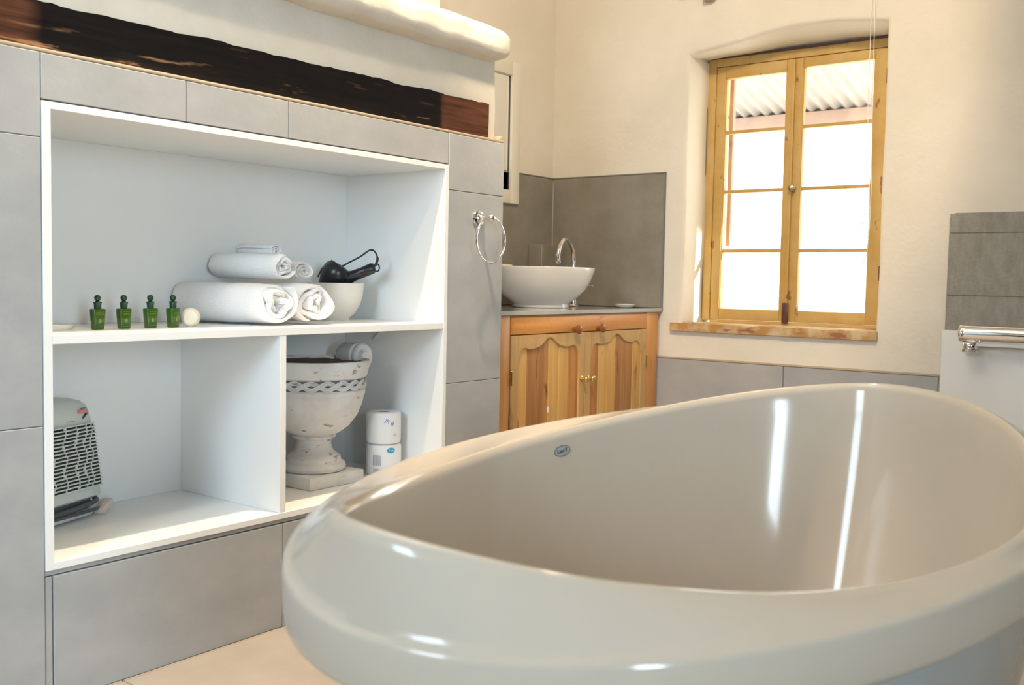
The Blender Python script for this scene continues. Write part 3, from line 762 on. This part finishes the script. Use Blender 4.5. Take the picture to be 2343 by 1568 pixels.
for ph in (0, PI):
    mb = MB()
    for off in (-.0046, 0, .0046, 2):
        pts = []
        W = 10; NN = W * 24
        for i in range(NN):
            a = 2 * PI * i / NN; z_ = .302 + (.0095) * math.sin(W * a + ph)
            sl = .0095 * W * math.cos(W * a + ph) / .153
            nrm = math.hypot(1, sl)
            o_ = 0 if off > 1 else off; ox, oz = -sl / nrm * o_, o_ / nrm
            aa = a + ox / .153
            rr = .1532 + .0026 * math.cos(W * a + ph) - (.004 if abs(off) > 1 else 0)
            pts.append(UC + Vector((rr * math.cos(aa), rr * math.sin(aa), z_ + oz)))
        mb.tube(pts, .0050 if off > 1 else .0019, 8, True)
    mb.build('braid_strand', M['stone'], ut)
# scroll handles on the rim
for sx in (1, -1):
    mb = MB()
    hcx = UC + Vector((sx * .161, -.035 * sx, .374))
    pts = []; rad = []
    for i in range(60):
        a = i / 59 * 2 * PI * 1.45; rr = .034 - .0165 * (i / 59)
        pts.append(hcx + Vector((sx * (rr * math.cos(a - 1.2)), 0, rr * math.sin(a - 1.2)))); rad.append(.0125 - .004 * i / 59)
    mb.tube(pts, rad, 10)
    mb.lathe([(0, -.018), (.014, -.018), (.016, -.012), (.016, .012), (.014, .018), (0, .018)], n=20, mx=Matrix.Translation(hcx) @ Matrix.Rotation(PI / 2, 4, 'X'))
    mb.build('scroll_handle', M['stone'], ut)
    mb = MB(); mb.lathe([(0, -.062), (.034, -.062), (.037, -.056), (.038, .000), (.034, .003), (0, .003)], n=32, mx=Matrix.Translation(hcx + Vector((-sx * .004, .012, .002))) @ Matrix.Rotation(PI / 2, 4, 'X'))
    mb.build('handle_shoulder', M['stone'], ut)

# toilet rolls, one on top of the other
def toilet_roll(label, c, zz, src=None):
    o = thing('toilet_roll', (c[0], c[1], zz), label, 'toilet roll', 'wrapped toilet rolls stacked in the right compartment')
    mb = MB(); x, y = c
    n = 48; rings = []
    for (r, z_) in ((.020, .004), (.022, .001), (.046, .0), (.0525, .003), (.0545, .010), (.0550, .05), (.0545, .090), (.0525, .097), (.046, .1005), (.024, .099), (.0205, .096), (.020, .06)):
        rings.append([(x + r * math.cos(2 * PI * i / n) * (1 + .012 * noise.noise(Vector((i * .35, z_ * 60, zz * 9)))), y + r * math.sin(2 * PI * i / n) * (1 + .012 * noise.noise(Vector((i * .35, z_ * 60, zz * 9)))), zz + z_) for i in range(n)])
    mb.grid(rings, True); mb.build('wrapper', M['paper'], o)
    mb = MB(); mb.lathe([(.0195, .002), (.0195, .097), (.0185, .097), (.0185, .002)], (x, y, zz), 32, caps=False); mb.build('core', M['card'], o)
    return o
RC = (2.262, 2.213)
view_a = math.atan2(-RC[1], -RC[0])   # outward direction facing the viewer
def patch(o, c, zz, a0, a1, z0, z1, m, name, r=.0558, slant=0.0):
    mb = MB(); rings = []
    for k in range(9):
        a = view_a + lerp(a0, a1, k / 8); dz = slant * k / 8
        rings.append([(c[0] + rr * math.cos(a), c[1] + rr * math.sin(a), zz + z_ + dz) for rr, z_ in ((r, z0), (r + .0004, z0), (r + .0004, z1), (r, z1))])
    mb.grid(rings, True, True, True); return mb.build(name, m, o)
r1 = toilet_roll('lower of two wrapped white toilet rolls, with a cyan oval mark and barcode', RC, SF)
r2 = toilet_roll('upper of two wrapped white toilet rolls, with blue slanted print', (RC[0] - .003, RC[1] - .001), SF + .1012)
for k in range(9): patch(r1, RC, SF, -.62 + k * .055, -.62 + k * .055 + (.022 if k % 3 else .038), .036, .068, M['greyink'], 'barcode_bar')
for k in range(5): patch(r1, RC, SF, -.62, -.62 + [.4, .5, .3, .45, .35][k], .008 + k * .004, .0095 + k * .004, M['greyink'], 'small_print')
# cyan oval
mb = MB(); rings = []
for rr in (.0001, 1.0):
    for lift in ((0,) if rr < .5 else (0,)):
        rings.append([(RC[0] + .0562 * math.cos(view_a + .42 + .24 * rr * math.cos(a)), RC[1] + .0562 * math.sin(view_a + .42 + .24 * rr * math.cos(a)), SF + .083 + .0085 * rr * math.sin(a)) for a in [2 * PI * i / 32 for i in range(32)]])
mb.grid(rings, True); mb.build('oval_mark', M['cyan'], r1)
def on_roll(c, zz, ang, z_, rotz_=0.0):
    a = view_a + ang; n_ = Vector((math.cos(a), math.sin(a), 0)); u_ = Vector((-math.sin(a), math.cos(a), 0)); 
    if u_.dot(rt) < 0: u_ = -u_
    m_ = Matrix((u_, Vector((0, 0, 1)), n_)).transposed().to_4x4(); m_.translation = Vector((c[0], c[1], zz + z_)) + n_ * .0572
    return m_ @ Matrix.Rotation(rotz_, 4, 'Z')
text_mesh('Twin', .010, on_roll(RC, SF, .42, .083), M['white'], 'oval_lettering', r1, .0002)
text_mesh('JK B', .017, on_roll(RC, SF + .1012, .30, .070, -.5), M['blue'], 'blue_lettering', r2, .0002)
text_mesh('2x', .011, on_roll(RC, SF + .1012, .62, .030, -.2), M['greyink'], 'pack_lettering', r2, .0002)
for k in range(3): patch(r2, RC, SF + .1012, .05, .62, .060 + k * .008, .0612 + k * .008, M['greyink'], 'print_line', slant=-.016)
patch(r2, RC, SF + .1012, .28, .50, .041, .045, M['blue'], 'blue_mark')

# small metal pin under the shelf
mb = MB(); mb.tube([(2.333, 2.296, .753), (2.325, 2.300, .750), (2.322, 2.325, .727), (2.322, 2.328, .724)], [.0022, .0026, .0026, .002], 8)
mb.lathe([(0, 0), (.005, 0), (.005, .003), (0, .003)], n=12, mx=Matrix.Translation((2.333, 2.294, .755)) @ Matrix.Rotation(PI / 2, 4, 'Y') @ Matrix.Translation((0, 0, -.003)))
o = mb.build('shelf_pin', M['chrome'], None, loc=(2.33, 2.3, .74)); tag(o, 'tiny metal shelf pin on the side panel just under the shelf board, above the urn', 'pin')

# fan heater
HR = math.radians(20)
HCn = Vector((1.275, 2.385, SF))
ht = thing('fan_heater', HCn, 'pale grey upright fan heater with slotted grille in the left compartment', 'heater')
HX = Matrix.Translation(HCn) @ Matrix.Rotation(HR, 4, 'Z')
def rrect(w, d, z, e=.18, n=40, yo=0.0):
    r = []
    for i in range(n):
        a = 2 * PI * i / n; c, s = math.cos(a), math.sin(a)
        r.append(HX @ Vector((w / 2 * math.copysign(abs(c) ** e, c), yo + d / 2 * math.copysign(abs(s) ** e, s), z)))
    return r
def hw(z): return lerp(.245, .172, (z - .05) / .25)     # width at height
mb = MB()
mb.grid([rrect(.13, .10, .005), rrect(.16, .115, .006), rrect(.17, .12, .012), rrect(.16, .115, .022)], True, True, True); mb.build('foot_base', M['heater'], ht)
mb = MB(); mb.grid([rrect(.15, .095, .020), rrect(.17, .10, .030), rrect(.17, .10, .052)], True, True, True); mb.build('cord_recess', M['dkgrey'], ht)
mb = MB()
st = [(hw(.045) * .93, .10, .046), (hw(.05), .115, .052), (hw(.09), .115, .085), (hw(.16), .11, .16), (hw(.24), .10, .24), (hw(.27) * .985, .096, .265), (hw(.29) * .93, .088, .283), (hw(.30) * .78, .070, .295), (hw(.3) * .5, .045, .302), (.02, .01, .304)]
mb.grid([rrect(*s_, e=.30) for s_ in st], True, True, True); mb.build('housing', M['heater'], ht)
# grille : dark field with slats in front
def hbox(mb, xa, xb, ya, yb, za, zb, bev=.0006): mb.box(xa, xb, ya, yb, za, zb, bev, 1, mx=HX)
mb = MB(); rings = []
for za in (.078, .238):
    wv = hw(za) * .445; d = -.0600 if za < .1 else -.0530
    rings.append([HX @ Vector(p) for p in ((-wv, d, za), (wv, d, za), (wv, d + .004, za), (-wv, d + .004, za))])
mb.grid(rings, True, True, True); mb.build('grille_backing', M['heater_in'], ht)
NS = 18
for k in range(NS + 1):
    za = lerp(.078, .238, k / NS); wv = hw(za) * .455; d = lerp(-.0640, -.0570, k / NS)
    mb = MB(); hbox(mb, -wv, wv, d, d + .004, za - .0018, za + .0018)
    mb.build('slat', M['heater'], ht)
mb = MB(); rr = random.Random(3)
for k in range(NS):
    za = lerp(.078, .238, k / NS); zb = lerp(.078, .238, (k + 1) / NS); d = lerp(-.0622, -.0552, k / NS)
    for xx in (-.062, -.020, .022, .052, .074):
        x_ = xx + .006 * math.sin(k * .9) + rr.uniform(-.002, .002); 
        wd = rr.choice((.0009, .0012, .0016, .004)) if abs(x_) < .05 else .0016
        if abs(x_) < hw(za) * .44: hbox(mb, x_ - wd, x_ + wd, d, d + .003, za, zb, 0)
mb.build('grille_ribs', M['heater'], ht, stuff=True)
mb = MB(); hbox(mb, .035, .066, -.0520, -.046, .2655, .2745); mb.build('red_badge', M['red'], ht, label='small red print on the front')
mb = MB(); mb.box(.048, .066, -.0530, -.047, .2575, .2600, 0, mx=HX @ Matrix.Translation((.057, 0, .259)) @ Matrix.Rotation(-.7, 4, 'Y') @ Matrix.Translation((-.057, 0, -.259))); hbox(mb, .045, .062, -.0520, -.047, .2775, .2785)
mb.build('dark_print', M['ink'], ht)
mb = MB(); hbox(mb, -.005, .022, -.0515, -.047, .2485, .2493); mb.build('front_lettering', M['greyink'], ht)
mb = MB(); cp = cat([HX @ Vector(p) for p in ((-.09, -.052, .028), (-.03, -.062, .031), (.04, -.060, .034), (.095, -.050, .036), (.128, -.02, .034), (.138, .012, .045), (.130, .03, .058), (.112, .03, .060))], 8)
mb.tube(cp, .0065, 10); cp = cat([HX @ Vector(p) for p in ((-.09, -.054, .018), (0, -.066, .020), (.07, -.062, .018), (.112, -.055, .016))], 6); mb.tube(cp, .0045, 8); mb.build('cord', M['dkgrey'], ht)
mb = MB(); mb.box(.090, .150, -.068, -.040, .008, .026, .005, 2, mx=HX @ Matrix.Translation((.12, -.054, .017)) @ Matrix.Rotation(-.3, 4, 'Y') @ Matrix.Rotation(.25, 4, 'Z') @ Matrix.Translation((-.12, .054, -.017))); mb.build('plug', M['pinkplug'], ht, label='pinkish white plug at the end of the wrapped cord')

# ================================================================== TOWEL RING
tr = thing('towel_ring', (2.49, YA, 1.118), 'chrome towel ring on the grey tile right of the white shelf unit', 'towel ring')
RX = Matrix.Translation((2.492, YA, 1.118)) @ Matrix.Rotation(PI / 2, 4, 'X')
mb = MB(); mb.lathe([(0, 0), (.024, 0), (.026, .003), (.024, .008), (.017, .011), (.0165, .014), (.012, .018), (.008, .024), (.0065, .034), (.0075, .044), (.0075, .048)], n=36, mx=RX)
mb.build('wall_rose', M['chrome'], tr)
mb = MB(); mb.lathe([(.0002, 0)] + [(.0125 * math.sin(a), .0125 - .0125 * math.cos(a)) for a in [PI * i / 14 for i in range(1, 14)]] + [(.0002, .025)], n=28, mx=Matrix.Translation((2.492, YA - .044, 1.118)) @ Matrix.Rotation(PI / 2, 4, 'X'), caps=False)
mb.build('ball', M['chrome'], tr)
mb = MB(); RR = .0715; mb.tube([(2.490 + RR * math.sin(a), YA - .057 - .010 * (1 - math.cos(a)) / 2 * 0, 1.118 - .008 - RR + RR * math.cos(a) + .010) for a in [2 * PI * i / 64 for i in range(64)]], .0032, 10, True)
mb.build('ring', M['chrome'], tr)

# ================================================================== VANITY CORNER
VX0, VX1, VY = 2.770, 3.942, 2.175
vt = thing('vanity_cabinet', (VX0, VY, 0), 'orange pine vanity cabinet with plank doors under the white basin', 'cabinet')
def vbox(name, *b, m='pine_z', bev=.003, label=None):
    mb = MB(); mb.box(*b, bev, 2); return mb.build(name, M[m] if isinstance(m, str) else m, vt, label=label)
CT = .797
vbox('stile', VX0, 2.860, VY, VY + .03, 0, CT); vbox('stile', 3.838, VX1, VY, VY + .03, 0, CT)
vbox('side_panel', VX0, VX0 + .02, VY + .03, YB - .02, 0, CT); vbox('side_panel', VX1 - .02, VX1, VY + .03, YB - .02, 0, CT)
vbox('top_rail', 2.861, 3.837, VY + .004, VY + .03, .785, CT, m='pine')
vbox('back_board', VX0 + .02, VX1 - .02, YB - .035, YB - .02, .05, CT, m='pine')
dr = vbox('drawer', 2.8625, 3.8365, VY - .003, VY + .018, .7275, .7905, m='pine', bev=.002)
for kx in (3.262, 3.435):
    mb = MB(); mb.lathe([(.009, 0), (.008, .008), (.009, .013), (.016, .020), (.0185, .026), (.017, .032), (.010, .036), (0, .037)], n=28, mx=Matrix.Translation((kx, VY - .003, .739)) @ Matrix.Rotation(PI / 2, 4, 'X'))
    mb.build('knob', M['knobwood'], dr, label='turned red-brown wooden knob')
DZ0, DZ1 = .07, .7245
def door(xa, xb, hinge_left):
    # frame with cathedral-arched top rail, planks behind
    st_ = .042
    mb = MB()
    y0_, y1_ = VY - .004, VY + .018
    ia, ib = xa + st_, xb - st_
    mb.box(xa, ia, y0_, y1_, DZ0, DZ1, .002, 1); mb.box(ib, xb, y0_, y1_, DZ0, DZ1, .002, 1); mb.box(ia, ib, y0_, y1_, DZ0, DZ0 + .06, .002, 1)
    d = mb.build('door', M['pine_pale'], vt, label='pale pine door frame, %s of the two' % ('left' if hinge_left else 'right'))
    W = ib - ia; N = 48
    def edge(s):   # s 0..1 across, returns z of the underside of the arched rail
        q = min(s, 1 - s) * 2          # 0 at side, 1 mid
        zs = DZ1 - .105
        if q < .22: k = q / .22; return zs + .055 * math.sqrt(max(0, 1 - (1 - k) ** 2))
        if q < .62: k = (q - .22) / .40; return zs + .055 - .006 * math.sin(k * PI)
        k = (q - .62) / .38; return zs + .055 + .034 * (.5 - .5 * math.cos(PI * k))
    mb = MB(); poly = [(ia, DZ1), (ib, DZ1)]
    rings = []
    for i in range(N + 1):
        s = i / N; x = ia + W * s; z_ = edge(s)
        rings.append([(x, y0_ + .0005, DZ1), (x, y0_ + .0005, z_ + .004), (x, y0_ + .004, z_), (x, y1_, z_), (x, y1_, DZ1)])
    mb.grid(rings, True, True, True); mb.build('arched_rail', M['pine_pale'], d)
    NP = 6
    for k in range(NP):
        a = ia - .004 + (W + .008) * k / NP; b = ia - .004 + (W + .008) * (k + 1) / NP
        zt = DZ1 - .006
        mb = MB(); mb.prism([(a + .0006, VY + .0125), (a + .0006, VY + .006), (a + .004, VY + .0025), (b - .004, VY + .0025), (b - .0006, VY + .006), (b - .0006, VY + .0125)], 'z', DZ0 + .05, zt)
        mb.build('plank', PL[(k * 3 + (0 if hinge_left else 1) + k // 2) % 4], d)
    kx = xb - .022 if hinge_left else xa + .022
    mb = MB(); mb.lathe([(.012, 0), (.0115, .002), (.006, .004), (.005, .012), (.008, .016), (.0115, .021), (.0125, .026), (.010, .031), (.005, .0335), (0, .034)], n=28, mx=Matrix.Translation((kx, VY - .004, .540)) @ Matrix.Rotation(PI / 2, 4, 'X'))
    mb.build('door_knob', M['brass'], d, label='round brass knob')
    hx = xa - .001 if hinge_left else xb + .001
    for zz in (.545 if hinge_left else .56, .15):
        mb = MB(); mb.tube([(hx, VY - .006, zz), (hx, VY - .006, zz + .05)], .0035, 8); mb.lathe([(0, 0), (.005, .001), (.004, .003), (0, .005)], (hx, VY - .006, zz + .05), 10); mb.build('hinge', M['brass'], d)
    return d
door(2.864, 3.3485, True); door(3.3515, 3.836, False)
vbox('plinth_rail', 2.861, 3.837, VY + .005, VY + .03, 0, .066, m='pine')
mb = MB(); mb.lathe([(0, 0), (.009, 0), (.008, .0006), (0, .0008)], n=14, mx=Matrix.Translation((3.108, VY + .0022, .435)) @ Matrix.Rotation(PI / 2, 4, 'X') @ Matrix.Diagonal((.7, 1.5, 1, 1)))
mb.build('paint_spot', M['white'], vt, label='small pale paint spot on a plank')
# counter top
ct = thing('countertop', (VX0, VY, CT), 'glossy grey tiled countertop on the pine cabinet', 'countertop')
mb = MB(); mb.box(VX0, XC - T - .001, VY - .004, YB - T - .001, CT, .813, .0015, 1); mb.build('counter_slab', M['ctop'], ct)
for a, b in ((VX0 + .001, 3.379), (3.381, XC - T - .003)):
    mb = MB(); mb.box(a, b, VY - .010, VY - .004, CT + .001, .8135, .001, 1); mb.build('edge_tile', M['tile'], ct)
# vessel basin
BC = Vector((3.455, 2.47, .8133))
bt = thing('vessel_basin', BC, 'white ceramic bowl basin standing on the grey countertop', 'basin')
mb = MB(); mb.lathe([(0, .003), (.112, .003), (.116, .0), (.120, .002), (.121, .010), (.118, .014), (.126, .022), (.158, .045), (.190, .078), (.211, .115), (.2225, .148), (.2270, .162), (.2270, .167), (.2235, .169), (.2190, .166), (.211, .145), (.195, .105), (.160, .062), (.11, .035), (.03, .024), (0, .023)], BC, 96)
mb.build('basin_bowl', M['ceramic'], bt)
mb = MB(); mb.lathe([(0, .0265), (.022, .0265), (.026, .024)], BC, 32); mb.build('drain', M['chrome'], bt)
# tap
tp = thing('basin_tap', (3.775, 2.520, .813), 'tall chrome gooseneck tap behind the white basin', 'tap')
TX, TY, TZ = 3.775, 2.520, .813
mb = MB(); mb.lathe([(.026, 0), (.027, .004), (.024, .008), (.019, .012), (.017, .03), (.0185, .06), (.021, .085), (.021, .10), (.016, .108), (.011, .112), (.0108, .12)], (TX, TY, TZ), 36); mb.build('tap_body', M['chrome'], tp)
e_ = Vector((3.605, 2.49, 1.005))
pts = [(TX, TY, TZ + .11), (TX, TY, TZ + .20)]
top = Vector((TX, TY, TZ + .20)); dv = Vector((e_.x - TX, e_.y - TY, 0)); wdt = dv.length; dv.normalize()
for i in range(1, 25):
    a = PI * .97 * i / 24; r_ = wdt / 2
    pts.append(top + dv * (r_ - r_ * math.cos(a)) + Vector((0, 0, 1.12 * r_ * math.sin(a))))
pts.append(pts[-1] + Vector((0, 0, -.018)) + dv * -.003)
mb = MB(); mb.tube(pts, [.0105] * (len(pts) - 3) + [.0110, .0122, .0130], 20); mb.build('spout', M['chrome'], tp)
mb = MB(); mb.tube([(TX + .015, TY - .008, TZ + .090), (TX + .045, TY - .030, TZ + .094), (TX + .080, TY - .055, TZ + .092)], [.007, .005, .006], 12); mb.build('lever', M['chrome'], tp)
# waste pipe below the basin seen between foot and tap
# pipe boxing in the corner
mb = MB(); mb.box(3.765, XC - T - .002, 2.690, YB - T - .002, .8135, 1.092, .002, 1)
o = mb.build('tiled_pipe_box', M['tile_dark'], None, loc=(3.86, 2.73, .8135)); tag(o, 'small dark grey tiled box standing in the corner behind the basin tap', 'pipe box')
# soap dishes at the right end of the counter
mb = MB(); mb.lathe([(0, 0), (.040, 0), (.050, .006), (.058, .014), (.056, .0155), (.047, .008), (.030, .005), (0, .005)], n=40, mx=Matrix.Translation((3.862, 2.300, .8135)) @ Matrix.Rotation(.5, 4, 'Z') @ Matrix.Diagonal((1.15, .8, 1, 1)))
o = mb.build('saucer', M['ceramic'], None, loc=(3.862, 2.300, .8135)); tag(o, 'low white oval saucer at the right end of the grey countertop', 'dish')
mb = MB(); 
o = thing('soap_bar', (3.47, 2.668, .983), 'beige soap bar lying on the back rim of the white basin', 'soap')
mb.box(3.44, 3.50, 2.655, 2.695, .9825, .995, .005, 3); mb.build('soap_block', M['soap'], o)

# mirror on the back wall
mi = thing('wall_mirror', (3.40, YB, 1.27), 'tall cream framed mirror on the back wall, half hidden by the chimney', 'mirror')
mb = MB(); MXa, MXb, MZa, MZb = 3.02, 3.665, 1.268, 1.897; fy0, fy1 = YB - .030, YB
mb.box(MXb - .062, MXb, fy0, fy1, MZa, MZb, .006); mb.box(MXa, MXa + .062, fy0, fy1, MZa, MZb, .006)
mb.box(MXa + .06, MXb - .06, fy0 + .001, fy1, MZa, MZa + .062, .006); mb.box(MXa + .06, MXb - .06, fy0 + .001, fy1, MZb - .062, MZb, .006)
mb.build('mirror_frame', M['cream'], mi)
mb = MB(); mb.box(MXa + .05, MXb - .05, YB - .012, YB - .002, MZa + .05, MZb - .05); mb.build('mirror_glass', M['mirror'], mi)
mb = MB(); mb.box(MXb - .0645, MXb - .062, YB - .016, YB - .012, MZa + .06, MZb - .06); mb.build('dark_rebate', M['ink'], mi)

# ================================================================== WINDOW
WX = 4.14
wn = thing('window_1', (WX, 1.65, .76), None, None); tag(wn, kind='structure')
def wbox(parent, name, ya, yb, za, zb, xa=0, xb=.05, m='yellow', bev=.003, label=None):
    mb = MB(); mb.box(WX + xa, WX + xb, ya, yb, za, zb, bev, 2); return mb.build(name, M[m], parent, label=label)
wf = wbox(wn, 'window_frame', 2.026, 2.064, .762, 1.922, .002, .07)
wbox(wf, 'jamb', 1.236, 1.276, .762, 1.922, .002, .07)
wbox(wf, 'head', 1.276, 2.026, 1.885, 1.922, .002, .07)
wbox(wf, 'bottom_rail', 1.276, 2.026, .745, .766, .002, .07)
def casement(ya, yb, ga, gb, nm, ztop):
    c = wbox(wn, 'casement', ga, ya, .768, 1.883, .004, .045)     # hinge-side / meeting stile nearest the left
    wbox(c, 'stile', yb, gb, .768, 1.883, .004, .045)
    wbox(c, 'rail', gb, ga, ztop, 1.883, .004, .045); wbox(c, 'rail', gb, ga, .768, .817, .004, .045)
    zs = [.817, 1.074, 1.336, 1.597, ztop]
    for z_ in zs[1:4]: wbox(c, 'muntin', gb, ga, z_ - .007, z_ + .007, .012, .036, bev=.002)
    for za, zb in zip(zs[:-1], zs[1:]):
        mb = MB(); mb.box(WX + .026, WX + .029, gb - .004, ga + .004, za - .002, zb + .002); mb.build('pane', M['glass'], c)
    # beads round the opening give the double outline of the glazing rebate
    mb = MB()
    for y_ in (ga, gb): mb.box(WX + .008, WX + .026, y_ - .004, y_ + .004, .817, ztop, .0015, 1)
    mb.build('glazing_bead', M['yellow'], c)
# outer limits: left casement between y=2.026 and 1.667, right between 1.667 and 1.276
casement(2.024, 1.669, 1.981, 1.700, 'left', 1.832)
casement(1.665, 1.278, 1.628, 1.330, 'right', 1.843)
wbox(wn, 'meeting_bead', 1.660, 1.674, .79, 1.88, -.008, .004, bev=.003)
wbox(wn, 'espagnolette_latch', 1.652, 1.677, .762, .850, -.022, -.008, m='latch', label='dark brown sliding latch at the foot of the meeting stile')
mb = MB(); mb.lathe([(.012, 0), (.013, .004), (.007, .008), (.006, .018), (.011, .022), (.012, .028), (0, .033)], n=24, mx=Matrix.Translation((WX - .006, 1.652, 1.337)) @ Matrix.Rotation(-PI / 2, 4, 'Y')); mb.build('window_knob', M['bolt'], wn)
for (y_, z_) in ((1.985, 1.86),): pass
for z_ in (1.74, .95): 
    mb = MB(); mb.tube([(WX - .003, 1.2765, z_), (WX - .003, 1.2765, z_ + .06)], .005, 8); mb.build('window_hinge', M['latch'], wn)
# dark crack between the plaster and the frame
mb = rough_box(WX - .003, WX + .03, 1.24, 2.068, 1.9205, 1.9275, 2, 2, .0012, 30, 4, ny=60); mb.build('crack_line', M['latch'], wn)
mb = rough_box(WX - .003, WX + .03, 2.0635, 2.0680, .77, 1.925, 2, 60, .0012, 30, 4, ny=2); mb.build('crack_line', M['grout'], wn)
# sill
ws = thing('window_sill', (3.95, 1.67, .72), 'worn ochre wooden window sill with flaking paint', 'sill')
mb = rough_box(3.948, 3.975, 1.222, 2.118, .717, .752, 2, 4, .0016, 14, 2, ny=80); mb.build('sill_nosing', M['sill'], ws)
mb = rough_box(3.972, 4.175, 1.236, 2.068, .722, .7545, 8, 2, .0008, 9, 6, ny=20); mb.build('sill_board', M['sill'], ws)
# blind cord
mb = MB()
bc = thing('window_blind_pull', (XC - .02, 1.28, 1.02), 'thin white blind cord hanging over the right side of the window', 'blind')
for dy, zb in ((.002, 1.03), (-.012, 1.9)):
    mb.tube(cat([(XC - .02, 1.290 + dy, 2.2), (XC - .02, 1.288 + dy, 1.9), (XC - .02, 1.286 + dy * 1.2, 1.6), (XC - .02, 1.270 + dy * .5, 1.3), (XC - .02, 1.268, 1.08), (XC - .02, 1.282, 1.02)], 8), .0012, 6)
mb.build('cord', M['white'], bc)
# blind headrail : only its bracket end dips into the frame
bh = thing('blind_headrail', (XC, 1.65, 2.13), 'brown bracket of the blind rail above the window at the top edge', 'blind rail')
mb = MB(); mb.box(XC - .035, XC, 1.955, 2.000, 2.125, 2.20, .003); mb.build('rail_bracket', M['tile_edge'], bh)
mb = MB(); mb.box(XC - .045, XC - .005, 1.20, 2.10, 2.165, 2.20, .004); mb.build('rail', M['cream'], bh)

# ================================================================== RIGHT : LOW WHITE BOXING WITH CHROME BAR MIXER
lb = thing('boxed_ledge', (3.885, .2, 0), 'low glossy white boxing against the wall under the rough grey tiles', 'ledge')
mb = MB(); mb.box(3.80, XC - .017, -.62, .945, 0, .775, .004, 2); mb.build('boxing_panel', M['whiteboard'], lb)
bm_ = thing('bar_mixer', (3.74, .5, .73), 'thick chrome bar mixer along the top of the white boxing at the right edge', 'tap')
BXm = Matrix.Translation((3.745, .872, .768)) @ Matrix.Rotation(PI / 2, 4, 'X')
mb = MB(); mb.lathe([(0, 0), (.026, 0), (.031, .003), (.033, .008), (.0335, .014), (.0315, .018), (.0320, .022), (.0325, .9), (.030, .91), (0, .91)], n=40, mx=BXm); mb.build('mixer_bar', M['chrome'], bm_)
mb = MB(); mb.box(3.735, 3.799, .0, .862, .726, .745, .004); mb.build('mixer_base', M['ceramic'], bm_)
mb = MB(); mb.lathe([(.022, .030), (.024, .026), (.024, .012), (.021, .007), (.021, -.002), (.016, -.004), (0, -.004)], (3.738, .835, .706), 10); mb.lathe([(.020, .010), (.030, .008), (.031, .003), (.029, -.001), (.020, -.002)], (3.738, .835, .706), 24)
mb.build('outlet', M['chrome'], bm_)
for y_ in (.74, .20): 
    mb = MB(); mb.tube([(3.745, y_, .765), (3.7995, y_, .765)], .016, 16); mb.build('wall_union', M['chrome'], bm_)

# ================================================================== OUTSIDE
mb = MB(); mb.box(XC + .35, 40, -30, 40, -.35, -.25); o = mb.build('yard_ground', M['ground'], None, loc=(10, 0, -.25)); tag(o, kind='structure')
mb = MB(); mb.box(-.0, 4.3, -30, YF - .3, -.35, -.25); o = mb.build('front_ground', M['ground'], None, loc=(2, -10, -.25)); tag(o, kind='structure')
mb = MB(); mb.box(-40, -.0, -30, YF - .3, -.35, -.25); mb.box(-40, XR - .3, YF - .3, 30, -.35, -.25); o = mb.build('rear_ground', M['ground'], None, loc=(-10, 0, -.25)); tag(o, kind='structure')
# veranda roof
vr = thing('veranda_roof', (5.3, 1.8, 2.0), 'pale corrugated iron veranda roof seen through the upper window panes', 'roof')
def roof_z(x): return 2.018 + (6.42 - x) * .27
mb = MB(); rings = []
YR0, YR1 = -1.2, 6.0; NY = int((YR1 - YR0) / .076 * 8)
for x in (4.33, 5.3, 6.42):
    rings.append([(x, lerp(YR0, YR1, i / NY), roof_z(x) + .010 * math.sin(2 * PI * lerp(YR0, YR1, i / NY) / .076)) for i in range(NY + 1)])
mb.grid(rings, False); rf = mb.build('roof_sheet', M['iron'], vr, angle=60)
md = rf.modifiers.new('s', 'SOLIDIFY'); md.thickness = .002
for (xa, za, h) in ((6.30, None, .10), (4.45, None, .08)):
    mb = MB(); zt = roof_z(xa) - .012; mb.box(xa, xa + .06, YR0, YR1, zt - h, zt, .004); mb.build('roof_beam', M['outbeam'], vr)
for y_ in (4.4, -1.0):
    mb = MB(); mb.box(6.30, 6.36, y_ - .03, y_ + .03, -.25, 1.92, .004); mb.build('roof_post', M['outbeam'], vr)
# outside shutter edge by the left panes
mb = MB(); mb.box(WX + .10, WX + .125, 1.985, 2.005, 1.10, 1.86, .003); o = mb.build('shutter_edge', M['outbeam'], None, loc=(4.25, 1.99, 1.1)); tag(o, 'orange-brown wooden stay standing behind the left window panes', 'shutter')
# garden wall far off and a small tree
mb = MB(); mb.box(10.0, 10.2, -10, 30, -.25, 1.42); o = mb.build('garden_wall', M['outwall'], None, loc=(10.1, 5, -.25)); tag(o, 'white garden wall beyond the yard outside the window', 'wall')
tt_ = thing('garden_tree', (11.0, 3.50, -.25), 'small sunlit green tree in the yard seen through the right panes', 'tree')
mb = MB(); mb.tube([(11, 3.50, -.25), (11.05, 3.50, .6), (11, 3.8, 1.3)], [.07, .05, .03], 10); mb.build('trunk', M['bark'], tt_)
mb = MB(); rr = random.Random(5)
for k in range(900):
    a, b = rr.uniform(0, 2 * PI), rr.uniform(-1, 1); r_ = .42 * rr.random() ** .5
    c = Vector((11 + r_ * math.cos(a) * math.sqrt(1 - b * b), 3.50 + r_ * math.sin(a) * math.sqrt(1 - b * b), 1.68 + .42 * b * r_ / .42))
    u = Vector((rr.uniform(-1, 1), rr.uniform(-1, 1), rr.uniform(-1, 1))).normalized(); v = u.cross(Vector((rr.uniform(-1, 1), rr.uniform(-1, 1), .3))).normalized()
    q = [c + u * .045, c + v * .018, c - u * .045, c - v * .018]
    mb.bm.faces.new([mb.bm.verts.new(p) for p in q])
mb.build('leaves', M['leaf'], tt_, stuff=True)
